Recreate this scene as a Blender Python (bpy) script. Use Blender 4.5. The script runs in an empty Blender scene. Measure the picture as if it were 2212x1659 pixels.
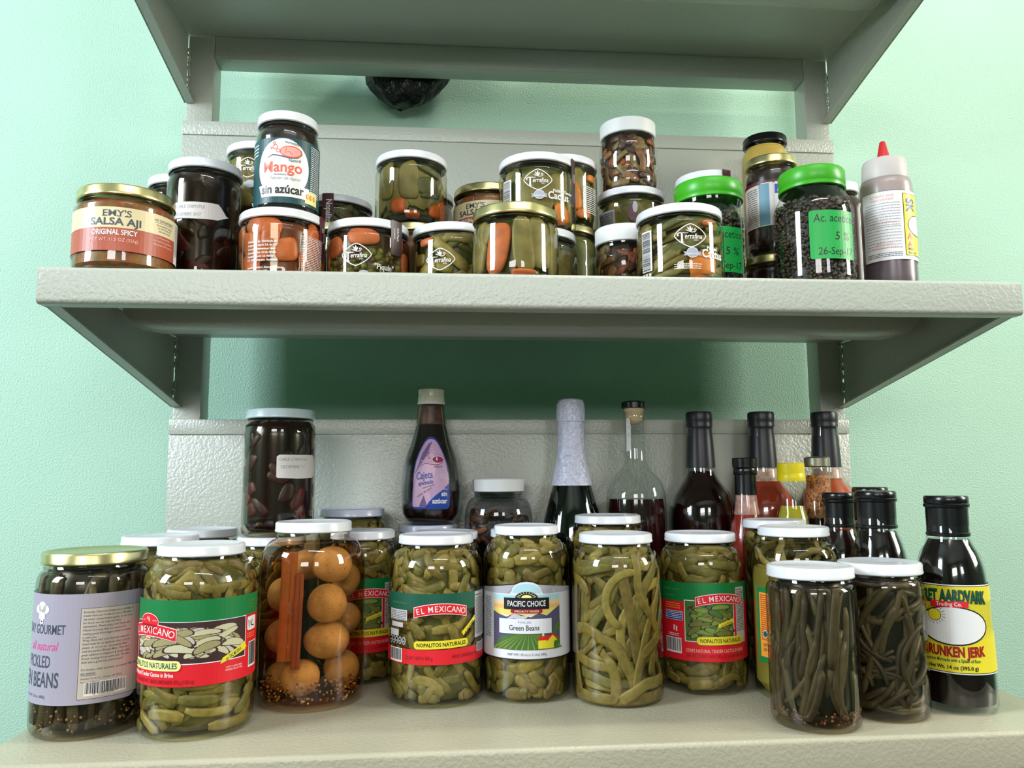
import bpy, bmesh, math, random
from mathutils import Vector, Matrix
from math import sin, cos, pi, radians as RD
sc = bpy.context.scene
C = sc.collection

# ------------------------------------------------------------ camera, world, lights, exposure
CX, CY, CZ = -0.0981, -1.0334, 0.22
def make_camera():
    yaw, pit, rol = -0.0836, 0.1151, -0.0056
    fw = Vector((-sin(yaw)*cos(pit), cos(yaw)*cos(pit), sin(pit)))
    r = Vector((cos(yaw), sin(yaw), 0)); u = r.cross(fw)
    r2 = r*cos(rol)+u*sin(rol); u2 = -r*sin(rol)+u*cos(rol)
    cd = bpy.data.cameras.new('camera'); cd.sensor_width = 36; cd.lens = 1700/2212*36
    cd.clip_start = 0.02
    co = bpy.data.objects.new('camera', cd); C.objects.link(co)
    m = Matrix((r2, u2, -fw)).transposed().to_4x4(); m.translation = (CX, CY, CZ)
    co.matrix_world = m; sc.camera = co
make_camera()
sc.view_settings.view_transform = 'Standard'; sc.view_settings.look = 'None'
sc.view_settings.exposure = 0.0; sc.view_settings.gamma = 1; sc.view_settings.use_curve_mapping = False
try:
    sc.cycles.use_denoising = True
    sc.cycles.max_bounces = 10; sc.cycles.diffuse_bounces = 5; sc.cycles.glossy_bounces = 4
    sc.cycles.transparent_max_bounces = 24; sc.cycles.transmission_bounces = 6
    sc.cycles.caustics_reflective = False; sc.cycles.caustics_refractive = False
    sc.cycles.sample_clamp_indirect = 6
except Exception: pass
w = bpy.data.worlds.new('world'); sc.world = w; w.use_nodes = True
w.node_tree.nodes['Background'].inputs[0].default_value = (0.75, 0.9, 1, 1)
w.node_tree.nodes['Background'].inputs[1].default_value = 0.15
def area(name, loc, target, sx, sy, power, col, spread=180):
    l = bpy.data.lights.new(name, 'AREA'); l.shape = 'RECTANGLE'; l.size = sx; l.size_y = sy
    l.energy = power; l.color = col; l.spread = RD(spread)
    o = bpy.data.objects.new(name, l); C.objects.link(o); o.location = loc
    o.rotation_euler = (Vector(target)-Vector(loc)).to_track_quat('-Z', 'Y').to_euler()
    return o
# daylight through the room's openings: window in the right wall, door on the left, window behind the camera
area('window_light_right', (2.33, -0.95, 1.05), (1.0, -0.95, 0.9), 0.55, 1.0, 52, (1.0, 0.97, 0.88))
area('window_light_left', (-2.13, -1.2, 1.0), (-0.9, -0.7, 0.3), 0.6, 1.0, 66, (0.80, 0.90, 1.0))
area('window_light_rear', (-0.75, -3.42, 0.95), (-0.75, -2, 0.95), 0.95, 0.5, 27, (1.0, 0.95, 0.93))
area('window_light_rear_small', (0.75, -3.42, 0.95), (0.75, -2, 0.95), 0.5, 0.5, 13, (0.95, 0.94, 1.0))
area('ceiling_light', (0.25, -1.5, 1.70), (0.25, -1.4, 0), 1.2, 0.14, 12, (1.0, 0.96, 1.0))
area('ceiling_spot', (0.40, -0.42, 1.72), (0.40, -0.40, 0), 0.22, 0.05, 8, (1.0, 0.97, 0.90))

# ------------------------------------------------------------ materials
def srgb(r, g, b):
    f = lambda c: (c/255/12.92) if c <= 10 else ((c/255+0.055)/1.055)**2.4
    return (f(r), f(g), f(b), 1)
MC = {}
def mat(name, col, rough=0.5, metal=0, coat=0, noise=None, bump=None, spec=0.5, sss=0, alt=None, emit=0, trans=0):
    """noise=(scale, amount) varies the colour; bump=(scale, distance); alt=(colour, scale, lo, hi) mottles"""
    if name in MC: return MC[name]
    m = bpy.data.materials.new(name); m.use_nodes = True
    nt = m.node_tree; N = nt.nodes; L = nt.links; b = N['Principled BSDF']
    if len(col) == 3: col = srgb(*col)
    b.inputs['Base Color'].default_value = col; b.inputs['Roughness'].default_value = rough
    b.inputs['Metallic'].default_value = metal; b.inputs['Coat Weight'].default_value = coat
    b.inputs['Specular IOR Level'].default_value = spec
    if sss:
        b.inputs['Subsurface Weight'].default_value = sss; b.inputs['Subsurface Radius'].default_value = (1, .5, .2)
        b.inputs['Subsurface Scale'].default_value = 0.004
    tc = N.new('ShaderNodeTexCoord')
    src = None
    if noise:
        n = N.new('ShaderNodeTexNoise'); n.inputs['Scale'].default_value = noise[0]; n.inputs['Detail'].default_value = 4
        L.new(tc.outputs['Object'], n.inputs['Vector'])
        mx = N.new('ShaderNodeMix'); mx.data_type = 'RGBA'
        mx.inputs[6].default_value = tuple(c*(1-noise[1]) for c in col[:3])+(1,)
        mx.inputs[7].default_value = tuple(min(1, c*(1+noise[1])) for c in col[:3])+(1,)
        mr = N.new('ShaderNodeMapRange'); mr.inputs[1].default_value = .3; mr.inputs[2].default_value = .7
        L.new(n.outputs['Fac'], mr.inputs[0]); L.new(mr.outputs[0], mx.inputs[0]); src = mx.outputs[2]
    if alt:
        n = N.new('ShaderNodeTexVoronoi' if len(alt) > 4 else 'ShaderNodeTexNoise'); n.inputs['Scale'].default_value = alt[1]
        L.new(tc.outputs['Object'], n.inputs['Vector'])
        mr = N.new('ShaderNodeMapRange'); mr.inputs[1].default_value = alt[2]; mr.inputs[2].default_value = alt[3]
        L.new(n.outputs['Distance'] if len(alt) > 4 else n.outputs['Fac'], mr.inputs[0])
        mx = N.new('ShaderNodeMix'); mx.data_type = 'RGBA'
        if src: L.new(src, mx.inputs[6])
        else: mx.inputs[6].default_value = col
        mx.inputs[7].default_value = srgb(*alt[0]); L.new(mr.outputs[0], mx.inputs[0]); src = mx.outputs[2]
    if src: L.new(src, b.inputs['Base Color'])
    if bump:
        n = N.new('ShaderNodeTexNoise'); n.inputs['Scale'].default_value = bump[0]; n.inputs['Detail'].default_value = 2
        L.new(tc.outputs['Object'], n.inputs['Vector'])
        bp = N.new('ShaderNodeBump'); bp.inputs['Distance'].default_value = bump[1]; bp.inputs['Strength'].default_value = 1
        L.new(n.outputs['Fac'], bp.inputs['Height']); L.new(bp.outputs[0], b.inputs['Normal'])
    MC[name] = m; return m

def glass(name, tint=(.95, .97, .95), edge=(.55, .66, .6), rough=0.0, refl=1.0):
    """thin glass wall: clear with a darker rim, mirror reflections by Fresnel"""
    if name in MC: return MC[name]
    m = bpy.data.materials.new(name); m.use_nodes = True; nt = m.node_tree; N = nt.nodes; L = nt.links
    N.clear(); out = N.new('ShaderNodeOutputMaterial')
    tr = N.new('ShaderNodeBsdfTransparent'); gl = N.new('ShaderNodeBsdfGlossy'); gl.inputs['Roughness'].default_value = rough
    gl.inputs['Color'].default_value = (refl, refl, refl, 1)
    lw = N.new('ShaderNodeLayerWeight'); lw.inputs['Blend'].default_value = 0.35
    cm = N.new('ShaderNodeMix'); cm.data_type = 'RGBA'
    pw = N.new('ShaderNodeMath'); pw.operation = 'POWER'; pw.inputs[1].default_value = 3
    L.new(lw.outputs['Facing'], pw.inputs[0]); L.new(pw.outputs[0], cm.inputs[0])
    cm.inputs[6].default_value = tint+(1,); cm.inputs[7].default_value = edge+(1,)
    L.new(cm.outputs[2], tr.inputs[0])
    fr = N.new('ShaderNodeFresnel'); fr.inputs['IOR'].default_value = 1.5
    ge = N.new('ShaderNodeNewGeometry'); iv = N.new('ShaderNodeMath'); iv.operation = 'SUBTRACT'; iv.inputs[0].default_value = 1
    L.new(ge.outputs['Backfacing'], iv.inputs[1])
    mu = N.new('ShaderNodeMath'); mu.operation = 'MULTIPLY'; L.new(fr.outputs[0], mu.inputs[0]); L.new(iv.outputs[0], mu.inputs[1])
    mx = N.new('ShaderNodeMixShader'); L.new(mu.outputs[0], mx.inputs[0]); L.new(tr.outputs[0], mx.inputs[1]); L.new(gl.outputs[0], mx.inputs[2])
    L.new(mx.outputs[0], out.inputs[0]); MC[name] = m; return m
def tinted(name, col):
    if name in MC: return MC[name]
    m = bpy.data.materials.new(name); m.use_nodes = True; nt = m.node_tree; N = nt.nodes; L = nt.links
    N.clear(); out = N.new('ShaderNodeOutputMaterial'); tr = N.new('ShaderNodeBsdfTransparent')
    tr.inputs[0].default_value = col+(1,); L.new(tr.outputs[0], out.inputs[0]); MC[name] = m; return m

GLASS = glass('clear_glass')
GGREEN = glass('glass_round_green_brine', (.93, .92, .80), (.16, .17, .06))
GDARK = glass('glass_round_dark_brine', (.84, .80, .70), (.04, .04, .025))
GAMB = glass('glass_round_amber_brine', (.93, .88, .80), (.22, .12, .05))
PLASTIC = glass('clear_plastic', (.93, .94, .93), (.6, .65, .62), .05)
GREENGLASS = mat('dark_green_glass', (8, 14, 10), .05, coat=1)
WHITE = mat('white_enamel', (226, 228, 232), .28, coat=.3)
BLUEWHITE = mat('bluish_white_enamel', (206, 213, 235), .3, coat=.3)
WPLAST = mat('white_plastic', (228, 230, 228), .45)
GOLD = mat('gold_lacquer', (205, 195, 140), .3, metal=1)
GREENLID = mat('green_plastic', (64, 170, 30), .35, sss=.0)
BLACKP = mat('black_plastic', (12, 12, 14), .25)
BLACKM = mat('black_shrink_film', (24, 24, 30), .38)
REDP = mat('red_plastic', (205, 40, 45), .4)
YELP = mat('yellow_plastic', (235, 215, 20), .35)
STEEL = mat('greyed_tin', (150, 148, 130), .35, metal=.8)
CORK = mat('cork', (205, 180, 140), .8, noise=(300, .15))
PAPER = mat('white_paper', (232, 230, 228), .6)
TAPE = mat('masking_tape', (222, 215, 208), .6)
P = {}
def ink(key, rgb):
    P[key] = mat('ink_'+key, rgb, .4)
for k, v in dict(white=(236, 234, 232), black=(18, 18, 20), red=(222, 28, 42), dred=(160, 20, 30), green=(10, 120, 60), dgreen=(15, 85, 65),
                 yellow=(232, 216, 50), cream=(225, 210, 165), creamy=(240, 232, 150), rust=(175, 84, 58), grey=(168, 162, 172), dgrey=(70, 78, 92), lgrey=(200, 196, 196),
                 beige=(196, 184, 172), pink=(225, 60, 140), blue=(30, 70, 165), lblue=(150, 200, 215), purple=(120, 100, 150), lav=(205, 165, 200),
                 magenta=(160, 40, 90), orange=(240, 150, 50), skin=(235, 150, 130), teal=(10, 70, 75), brown=(62, 38, 40), maroon=(80, 30, 42),
                 olive=(110, 115, 50), leaf=(120, 145, 60), pale=(200, 195, 160), tan=(160, 150, 105), fgreen=(70, 110, 50), violet=(84, 80, 108),
                 mtn=(95, 90, 120), ggreen=(20, 165, 70), navy=(25, 30, 70), coral=(232, 105, 75), salmon=(240, 170, 160), sky=(175, 215, 225), pinky=(225, 185, 215)).items():
    ink(k, v)

# ------------------------------------------------------------ helpers
def mkmesh(name, vs, fs, mats, mi=None, smooth=True, loc=(0, 0, 0)):
    me = bpy.data.meshes.new(name); me.from_pydata([tuple(v) for v in vs], [], fs)
    for m in (mats if isinstance(mats, (list, tuple)) else [mats]): me.materials.append(m)
    if mi: me.polygons.foreach_set('material_index', mi)
    if smooth: me.polygons.foreach_set('use_smooth', [True]*len(me.polygons))
    me.update(); return me
def part(name, me, parent=None, kind=None, label=None, loc=None):
    o = bpy.data.objects.new(name, me); C.objects.link(o)
    if parent is not None: o.parent = parent
    if kind: o['kind'] = kind
    if label: o['label'] = label
    if loc: o.location = loc
    return o
def thing(name, label, cat, loc, group=None, rz=0, rx=0, ry=0):
    o = bpy.data.objects.new(name, None); C.objects.link(o); o.location = loc; o.rotation_euler = (rx, ry, rz)
    o.empty_display_size = .02
    o['label'] = label; o['category'] = cat
    if group: o['group'] = group
    return o
def lathe_data(prof, seg=56, wob=None):
    vs, fs = [], []; rows = []
    for (r, z) in prof:
        if r < 1e-6: rows.append([len(vs)]); vs.append((0, 0, z))
        else:
            row = []
            for k in range(seg):
                a = 2*pi*k/seg; rr = r if wob is None else r*wob(a, z)
                row.append(len(vs)); vs.append((rr*cos(a), rr*sin(a), z))
            rows.append(row)
    for A, B in zip(rows, rows[1:]):
        for k in range(seg):
            k2 = (k+1) % seg
            if len(A) == 1 and len(B) == 1: continue
            if len(A) == 1: fs.append((A[0], B[k2], B[k]))
            elif len(B) == 1: fs.append((A[k], A[k2], B[0]))
            else: fs.append((A[k], A[k2], B[k2], B[k]))
    return vs, fs
def lathe(name, prof, m, seg=56, wob=None):
    vs, fs = lathe_data(prof, seg, wob); me = mkmesh(name, vs, fs, m)
    try: me.set_sharp_from_angle(angle=RD(38))
    except Exception: pass
    return me
def boxes(name, bl, m, bevel=0, smooth=False):
    """bl: list of (x0,x1,y0,y1,z0,z1)"""
    bm = bmesh.new()
    for (x0, x1, y0, y1, z0, z1) in bl:
        r = bmesh.ops.create_cube(bm, size=1)
        for v in r['verts']:
            v.co = Vector(((x0+x1)/2+v.co.x*(x1-x0), (y0+y1)/2+v.co.y*(y1-y0), (z0+z1)/2+v.co.z*(z1-z0)))
    if bevel: bmesh.ops.bevel(bm, geom=bm.edges[:], offset=bevel, segments=2, affect='EDGES', profile=.5)
    me = bpy.data.meshes.new(name); bm.to_mesh(me); bm.free(); me.materials.append(m)
    if smooth or bevel:
        me.polygons.foreach_set('use_smooth', [True]*len(me.polygons))
        try: me.set_sharp_from_angle(angle=RD(40))
        except Exception: pass
    return me
def interp(prof):
    """outer radius as a function of height from a profile"""
    pts = sorted([(z, r) for r, z in prof if r > 0]); 
    def f(z):
        if z <= pts[0][0]: return pts[0][1]
        for (z0, r0), (z1, r1) in zip(pts, pts[1:]):
            if z <= z1: return r1 if z1-z0 < 1e-9 else r0+(r1-r0)*(z-z0)/(z1-z0)
        return pts[-1][1]
    return f

def facing(x, y): return math.atan2(CY-y, CX-x)       # direction in which a thing shows its front, to whoever stands at the shelf

# ------------------------------------------------------------ flat artwork wrapped round a body
class Canvas:
    """s: millimetres to the right along the wall, t: millimetres above the base"""
    def __init__(s): s.sh = []; s.m = []
    def mi(s, m):
        m = P[m] if isinstance(m, str) else m
        if m not in s.m: s.m.append(m)
        return s.m.index(m)
    def poly(s, pts, m, l=0, rot=0, c=(0, 0)):
        if rot:
            ca, sa = cos(RD(rot)), sin(RD(rot)); pts = [(c[0]+(x-c[0])*ca-(y-c[1])*sa, c[1]+(x-c[0])*sa+(y-c[1])*ca) for x, y in pts]
        s.sh.append((pts, [tuple(range(len(pts)))], s.mi(m), l)); return s
    def rect(s, a, b, c, d, m, l=0, rot=0, rad=0):
        cc = ((a+c)/2, (b+d)/2)
        if rad:
            pts = []
            for (x, y, a0) in ((c-rad, b+rad, -90), (c-rad, d-rad, 0), (a+rad, d-rad, 90), (a+rad, b+rad, 180)):
                for k in range(5): pts.append((x+rad*cos(RD(a0+k*22.5)), y+rad*sin(RD(a0+k*22.5))))
            return s.poly(pts, m, l, rot, cc)
        return s.poly([(a, b), (c, b), (c, d), (a, d)], m, l, rot, cc)
    def ell(s, x, y, a, b, m, l=0, rot=0, n=28):
        return s.poly([(x+a*cos(2*pi*k/n), y+b*sin(2*pi*k/n)) for k in range(n)], m, l, rot, (x, y))
    def stroke(s, pts, w, m, l=0, closed=False):
        n = len(pts); vs = []
        for i, (x, y) in enumerate(pts):
            a = pts[(i-1) % n] if (closed or i > 0) else pts[i]; b = pts[(i+1) % n] if (closed or i < n-1) else pts[i]
            dx, dy = b[0]-a[0], b[1]-a[1]; d = math.hypot(dx, dy) or 1; ww = w[i] if isinstance(w, (list, tuple)) else w
            vs += [(x-dy/d*ww/2, y+dx/d*ww/2), (x+dy/d*ww/2, y-dx/d*ww/2)]
        fs = [(2*i, 2*i+1, 2*((i+1) % n)+1, 2*((i+1) % n)) for i in range(n if closed else n-1)]
        s.sh.append((vs, fs, s.mi(m), l)); return s
    def text(s, txt, x, y, h, m, l=1, al='C', sx=1, shear=0, bold=0, rot=0, arc=0, sp=1, serif=0, ls=1):
        cu = bpy.data.curves.new('t', 'FONT'); cu.body = txt; cu.size = h/.69; cu.align_x = {'C': 'CENTER', 'L': 'LEFT', 'R': 'RIGHT'}[al]
        cu.resolution_u = 2 if h < 4 else 3; cu.offset = bold*h; cu.shear = shear; cu.space_character = sp; cu.space_line = ls
        o = bpy.data.objects.new('t', cu); C.objects.link(o)
        me = o.to_mesh(); ca, sa = cos(RD(rot)), sin(RD(rot)); vs = []
        for v in me.vertices:
            X, Y = v.co.x*sx, v.co.y
            if arc: Y += arc*X*X
            vs.append((x+X*ca-Y*sa, y+X*sa+Y*ca))
        fs = [tuple(p.vertices) for p in me.polygons]
        o.to_mesh_clear(); bpy.data.objects.remove(o); bpy.data.curves.remove(cu)
        s.sh.append((vs, fs, s.mi(m), l)); return s
    def para(s, lines, x, y, h, m, l=1, lead=1.5, **k):
        for i, t in enumerate(lines): s.text(t, x, y-i*h*lead, h, m, l, **k)
        return s
    def smallprint(s, x, y, w, n, h, m, l=1, seed=0, lead=1.7):
        """rows of print too small to read: short dashes of word length"""
        rg = random.Random(seed)
        for i in range(n):
            X = x; yy = y-i*h*lead
            while X < x+w-.5:
                ww = min(rg.uniform(.8, 3.0), x+w-X); s.rect(X, yy, X+ww, yy+h*.7, m, l); X += ww+.5
        return s
    def barcode(s, x, y, w, h, m='black', bg='white', l=1, seed=1, vert=False):
        s.rect(x, y, x+w, y+h, bg, l); rg = random.Random(seed); L_ = (h if vert else w); p = .8
        while p < L_-1.2:
            q = rg.choice([.25, .25, .5, .75]); 
            if vert: s.rect(x+.8, y+p, x+w-1.8, y+p+q, m, l+1)
            else: s.rect(x+p, y+1.8, x+p+q, y+h-.7, m, l+1)
            p += q+rg.choice([.3, .3, .55])
        return s
    def mesh(s, name, rf, ang, eps=.0003, thick=.00012, step=5, tstep=0, maxs=None):
        bm = bmesh.new()
        for vs, fs, mi, l in s.sh:
            bv = [bm.verts.new((x/1000, y/1000, l*thick)) for x, y in vs]
            for f in fs:
                try: bf = bm.faces.new([bv[i] for i in f]); bf.material_index = mi
                except Exception: pass
        big = [f for f in bm.faces if len(f.verts) > 4]
        if big: bmesh.ops.triangulate(bm, faces=big)
        xs = [v.co.x for v in bm.verts]; ts = [v.co.y for v in bm.verts]
        R0 = max(rf((min(ts)+max(ts))/2), .01); st = R0*RD(step)
        k = math.ceil(min(xs)/st)
        while k*st < max(xs):
            bmesh.ops.bisect_plane(bm, geom=bm.verts[:]+bm.edges[:]+bm.faces[:], plane_co=(k*st, 0, 0), plane_no=(1, 0, 0)); k += 1
        if tstep:
            t = math.ceil(min(ts)/tstep)*tstep
            while t < max(ts):
                bmesh.ops.bisect_plane(bm, geom=bm.verts[:]+bm.edges[:]+bm.faces[:], plane_co=(0, t, 0), plane_no=(0, 1, 0)); t += tstep
        for v in bm.verts:
            r = rf(v.co.y)+eps+v.co.z; z = v.co.y; k = math.floor(v.co.x/st+1e-6); f = v.co.x/st-k
            a, b = ang+k*st/R0, ang+(k+1)*st/R0      # on the chord between two neighbouring folds, so that layers never cross
            v.co = (r*(cos(a)*(1-f)+cos(b)*f), r*(sin(a)*(1-f)+sin(b)*f), z)
        bm.normal_update()
        for f in bm.faces:
            c = f.calc_center_median()
            if f.normal.dot(Vector((c.x, c.y, 0))) < 0: f.normal_flip()
        me = bpy.data.meshes.new(name); bm.to_mesh(me); bm.free()
        for m in s.m: me.materials.append(m)
        return me

# ------------------------------------------------------------ contents
class Stuff:
    def __init__(s, mats): s.v = []; s.f = []; s.mi = []; s.mats = mats
    def tube(s, path, ups, ws, ts, m, n=8, sq=.75):
        base = len(s.v); N = len(path)
        for i, p in enumerate(path):
            a = path[max(i-1, 0)]; b = path[min(i+1, N-1)]; T = (b-a)
            if T.length < 1e-9: T = Vector((0, 0, 1))
            T.normalize(); U = ups[i]; B = T.cross(U).normalized(); e = 1.0
            if i in (0, N-1): e = .62
            for k in range(n):
                q = 2*pi*(k+.5)/n; cx, sy = cos(q), sin(q)
                cx = math.copysign(abs(cx)**sq, cx); sy = math.copysign(abs(sy)**sq, sy)
                s.v.append(p+B*cx*ws*.5*e+U*sy*ts*.5*e)
        for i in range(N-1):
            for k in range(n):
                k2 = (k+1) % n; s.f.append((base+i*n+k, base+i*n+k2, base+(i+1)*n+k2, base+(i+1)*n+k)); s.mi.append(m)
        s.f.append(tuple(base+k for k in range(n))[::-1]); s.mi.append(m)
        s.f.append(tuple(base+(N-1)*n+k for k in range(n))); s.mi.append(m)
    def strip(s, rf, th, z, phi, L, w, t, depth, bend, m, zr, n=9, wav=0, sq=.75):
        path, ups = [], []; st = L/(n-1); ph = phi-bend/2
        r = max(rf(z)-depth-t/2, .004)
        s0 = L/2; th -= cos(phi)*s0/r; z -= sin(phi)*s0
        for i in range(n):
            zz = min(max(z, zr[0]+t), zr[1]-t); r = max(rf(zz)-depth-t/2, .004)
            path.append(Vector((r*cos(th), r*sin(th), zz))); ups.append(Vector((cos(th), sin(th), 0)))
            p2 = ph+wav*sin(i*1.1); th += cos(p2)*st/r; z += sin(p2)*st; ph += bend/(n-1)
        s.tube(path, ups, w, t, m, sq=sq)
    def blob(s, rf, th, z, a, b, rot, thick, depth, m, nu=18, nv=8, lump=0, seed=0, flat=1, sq=.66):
        """a rounded piece lying against the wall: a along the wall, b upward, thick inward"""
        base = len(s.v); rg = random.Random(seed); ph = [rg.uniform(0, 6.28) for _ in range(3)]; R0 = max(rf(z)-depth-thick, .004)
        rows = []
        for j in range(nv+1):
            la = -pi/2+pi*j/nv
            row = []
            for k in range(nu):
                if j in (0, nv) and k > 0: row.append(row[0]); continue
                lo = 2*pi*k/nu; d = 1+lump*sin(2*lo+ph[0])*cos(la)+lump*.6*sin(3*lo+ph[1])
                X = cos(la)**.8*math.copysign(abs(cos(lo))**sq, cos(lo))*d*a if 0 < j < nv else 0; Y = cos(la)**.8*math.copysign(abs(sin(lo))**sq, sin(lo))*d*b if 0 < j < nv else 0; Z = math.copysign(abs(sin(la))**flat, sin(la))*thick
                x2 = X*cos(rot)-Y*sin(rot); y2 = X*sin(rot)+Y*cos(rot)
                r = max(rf(z+y2)-depth-thick, .003)+Z; aa = th+x2/max(R0, .012)
                row.append(len(s.v)); s.v.append(Vector((r*cos(aa), r*sin(aa), z+y2)))
            rows.append(row)
        for A, B in zip(rows, rows[1:]):
            for k in range(nu):
                k2 = (k+1) % nu; q = [A[k], A[k2], B[k2], B[k]]; u = []
                for i in q:
                    if i not in u: u.append(i)
                if len(u) > 2: s.f.append(tuple(u)); s.mi.append(m)
    def ball(s, c, r, m, sub=1, sq=(1, 1, 1), lump=0, seed=0):
        bm = bmesh.new(); bmesh.ops.create_icosphere(bm, subdivisions=sub, radius=1); base = len(s.v); rg = random.Random(seed)
        for v in bm.verts:
            k = r*(1+rg.uniform(-lump, lump)); s.v.append(Vector((c[0]+v.co.x*k*sq[0], c[1]+v.co.y*k*sq[1], c[2]+v.co.z*k*sq[2])))
        for f in bm.faces: s.f.append(tuple(base+v.index for v in f.verts)); s.mi.append(m)
        bm.free()
    def mesh(s, name): return mkmesh(name, s.v, s.f, s.mats, s.mi)

def core(name, prof, inset, z0, z1, m, seg=40):
    rf = interp(prof); pr = [(0, z0)]
    n = 14
    for i in range(n+1):
        z = z0+(z1-z0)*i/n; e = 1 if 0 < i < n else .96
        pr.append((max((rf(z)-inset)*e, .002), z))
    pr.append((0, z1)); return lathe(name, pr, m, seg)
NOP = [mat('cactus_olive', (120, 105, 50), .5, noise=(160, .28)), mat('cactus_green', (106, 99, 47), .5, noise=(160, .28)), mat('cactus_brown', (108, 92, 44), .5, noise=(160, .28)), mat('cactus_light', (138, 123, 62), .5, noise=(160, .25))]
BEAN = [mat('bean_dark', (74, 66, 42), .5, noise=(130, .25)), mat('bean_brown', (60, 50, 34), .5, noise=(130, .25)), mat('bean_grey', (86, 78, 54), .5, noise=(130, .2))]
CAR = mat('carrot_orange', (216, 124, 46), .5, noise=(90, .2)); CAR2 = mat('carrot_red', (190, 98, 52), .5, noise=(90, .2))
BRINE = mat('olive_brine', (84, 80, 38), .3, noise=(60, .35)); BRINED = mat('dark_brine', (26, 22, 13), .3, noise=(60, .35)); BRINEO = mat('amber_brine', (88, 48, 22), .3, noise=(70, .4))

# ------------------------------------------------------------ the room
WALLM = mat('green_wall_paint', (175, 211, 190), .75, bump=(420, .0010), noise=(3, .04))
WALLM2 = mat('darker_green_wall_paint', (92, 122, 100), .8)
def struct(name, me, **k):
    o = part(name, me, **k); o['kind'] = 'structure'; return o
WY = .10; FZ = -.96; CZL = 1.75
struct('wall_back', boxes('wall_back', [(-2.3, 2.5, WY, WY+.12, FZ, CZL)], WALLM))
def wall_with_hole(name, axis, pos, th, a0, a1, h0, h1):
    """wall across the room with one opening a0..a1, h0..h1"""
    lo, hi = (-3.6, WY) if axis == 'x' else (-2.3, 2.5)
    B = []
    for (u0, u1, z0, z1) in ((lo, a0, FZ, CZL), (a1, hi, FZ, CZL), (a0, a1, FZ, h0), (a0, a1, h1, CZL)):
        if u1-u0 < .01 or z1-z0 < .01: continue
        B.append((pos, pos+th, u0, u1, z0, z1) if axis == 'x' else (u0, u1, pos, pos+th, z0, z1))
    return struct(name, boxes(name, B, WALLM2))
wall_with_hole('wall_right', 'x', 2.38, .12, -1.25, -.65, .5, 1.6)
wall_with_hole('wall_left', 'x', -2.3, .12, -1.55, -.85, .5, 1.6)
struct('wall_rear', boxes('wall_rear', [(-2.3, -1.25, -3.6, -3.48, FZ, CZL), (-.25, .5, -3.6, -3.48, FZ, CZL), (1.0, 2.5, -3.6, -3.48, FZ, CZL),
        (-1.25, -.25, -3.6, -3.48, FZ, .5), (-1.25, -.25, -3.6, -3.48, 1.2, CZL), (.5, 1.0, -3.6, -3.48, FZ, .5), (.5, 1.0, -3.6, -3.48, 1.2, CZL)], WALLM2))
struct('floor', boxes('floor', [(-2.3, 2.5, -3.6, WY, FZ-.1, FZ)], mat('floor_tile', (62, 46, 38), .5, noise=(6, .1))))
struct('ceiling', boxes('ceiling', [(-2.3, 2.5, -3.6, WY+.12, CZL, CZL+.1)], mat('ceiling_paint', (170, 180, 172), .9)))

# ------------------------------------------------------------ the shelving
ENAM = mat('hammered_grey_enamel', (180, 184, 171), .34, bump=(300, .0007), spec=.7)
rack = thing('shelving_unit', 'grey enamelled metal shelving with triangular brackets, welded posts and upturned back panels', 'shelves', (0, 0, 0))
H1, H2 = .4016, .815; LIP = .0326
for sx in (-1, 1):
    x0, x1 = (-.4466, -.412) if sx < 0 else (.412, .4466)
    part('post', boxes('post', [(x0, x1, .0011, .035, FZ, 1.25)], ENAM, .0015), rack)
ENAM2 = mat('beige_enamel', (176, 171, 148), .36, bump=(300, .0006), spec=.6, noise=(9, .06))  # lower shelf: darker, more beige base tone, slightly mottled
def tray(name, W, D, z, splash, tk=.0022, m=None):
    """one sheet: board, rounded front bend, lip and return flange"""
    def sec(o):
        r = .0042-o; p = [(.0045, z-o), (-D+.0042, z-o)]
        for k in range(1, 7): a = RD(15*k); p.append((-D+.0042-r*sin(a), z-.0042+r*cos(a)))
        for k in range(0, 7): a = RD(15*k); p.append((-D+.0042-r*cos(a), z-LIP+.0042-r*sin(a)))
        return p+[(-D+.017, z-LIP+o)]
    A = sec(0); B = sec(tk); loop = A+B[::-1]; n = len(loop); vs = []; fs = []
    for x in (-W/2, W/2): vs += [(x, y, q) for y, q in loop]
    for k in range(n): fs.append((k, (k+1) % n, n+(k+1) % n, n+k))
    q_ = len(A)
    for k in range(q_-1): fs.append((k+1, k, n-1-k, n-2-k)); fs.append((n+k, n+k+1, 2*n-2-k, 2*n-1-k))
    me = mkmesh(name, vs, fs, m or ENAM)
    bm = bmesh.new(); bm.from_mesh(me); bmesh.ops.recalc_face_normals(bm, faces=bm.faces[:]); bm.to_mesh(me); bm.free()
    me.set_sharp_from_angle(angle=RD(40))
    o = part(name, me, rack)
    if splash:
        part('back_panel', boxes('back_panel', [(-.449, .449, -.0012, .001, z, z+splash), (-.449, .449, -.0035, .001, z+splash-.019, z+splash)], ENAM, .0007), o)
    return o
sh_low = tray('lower_shelf', .93, .3706, 0, .2925, m=ENAM2)
sh_mid = tray('middle_shelf', .90, .3388, H1, .2888)
sh_top = tray('upper_shelf', .90, .345, H2, 0)
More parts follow.
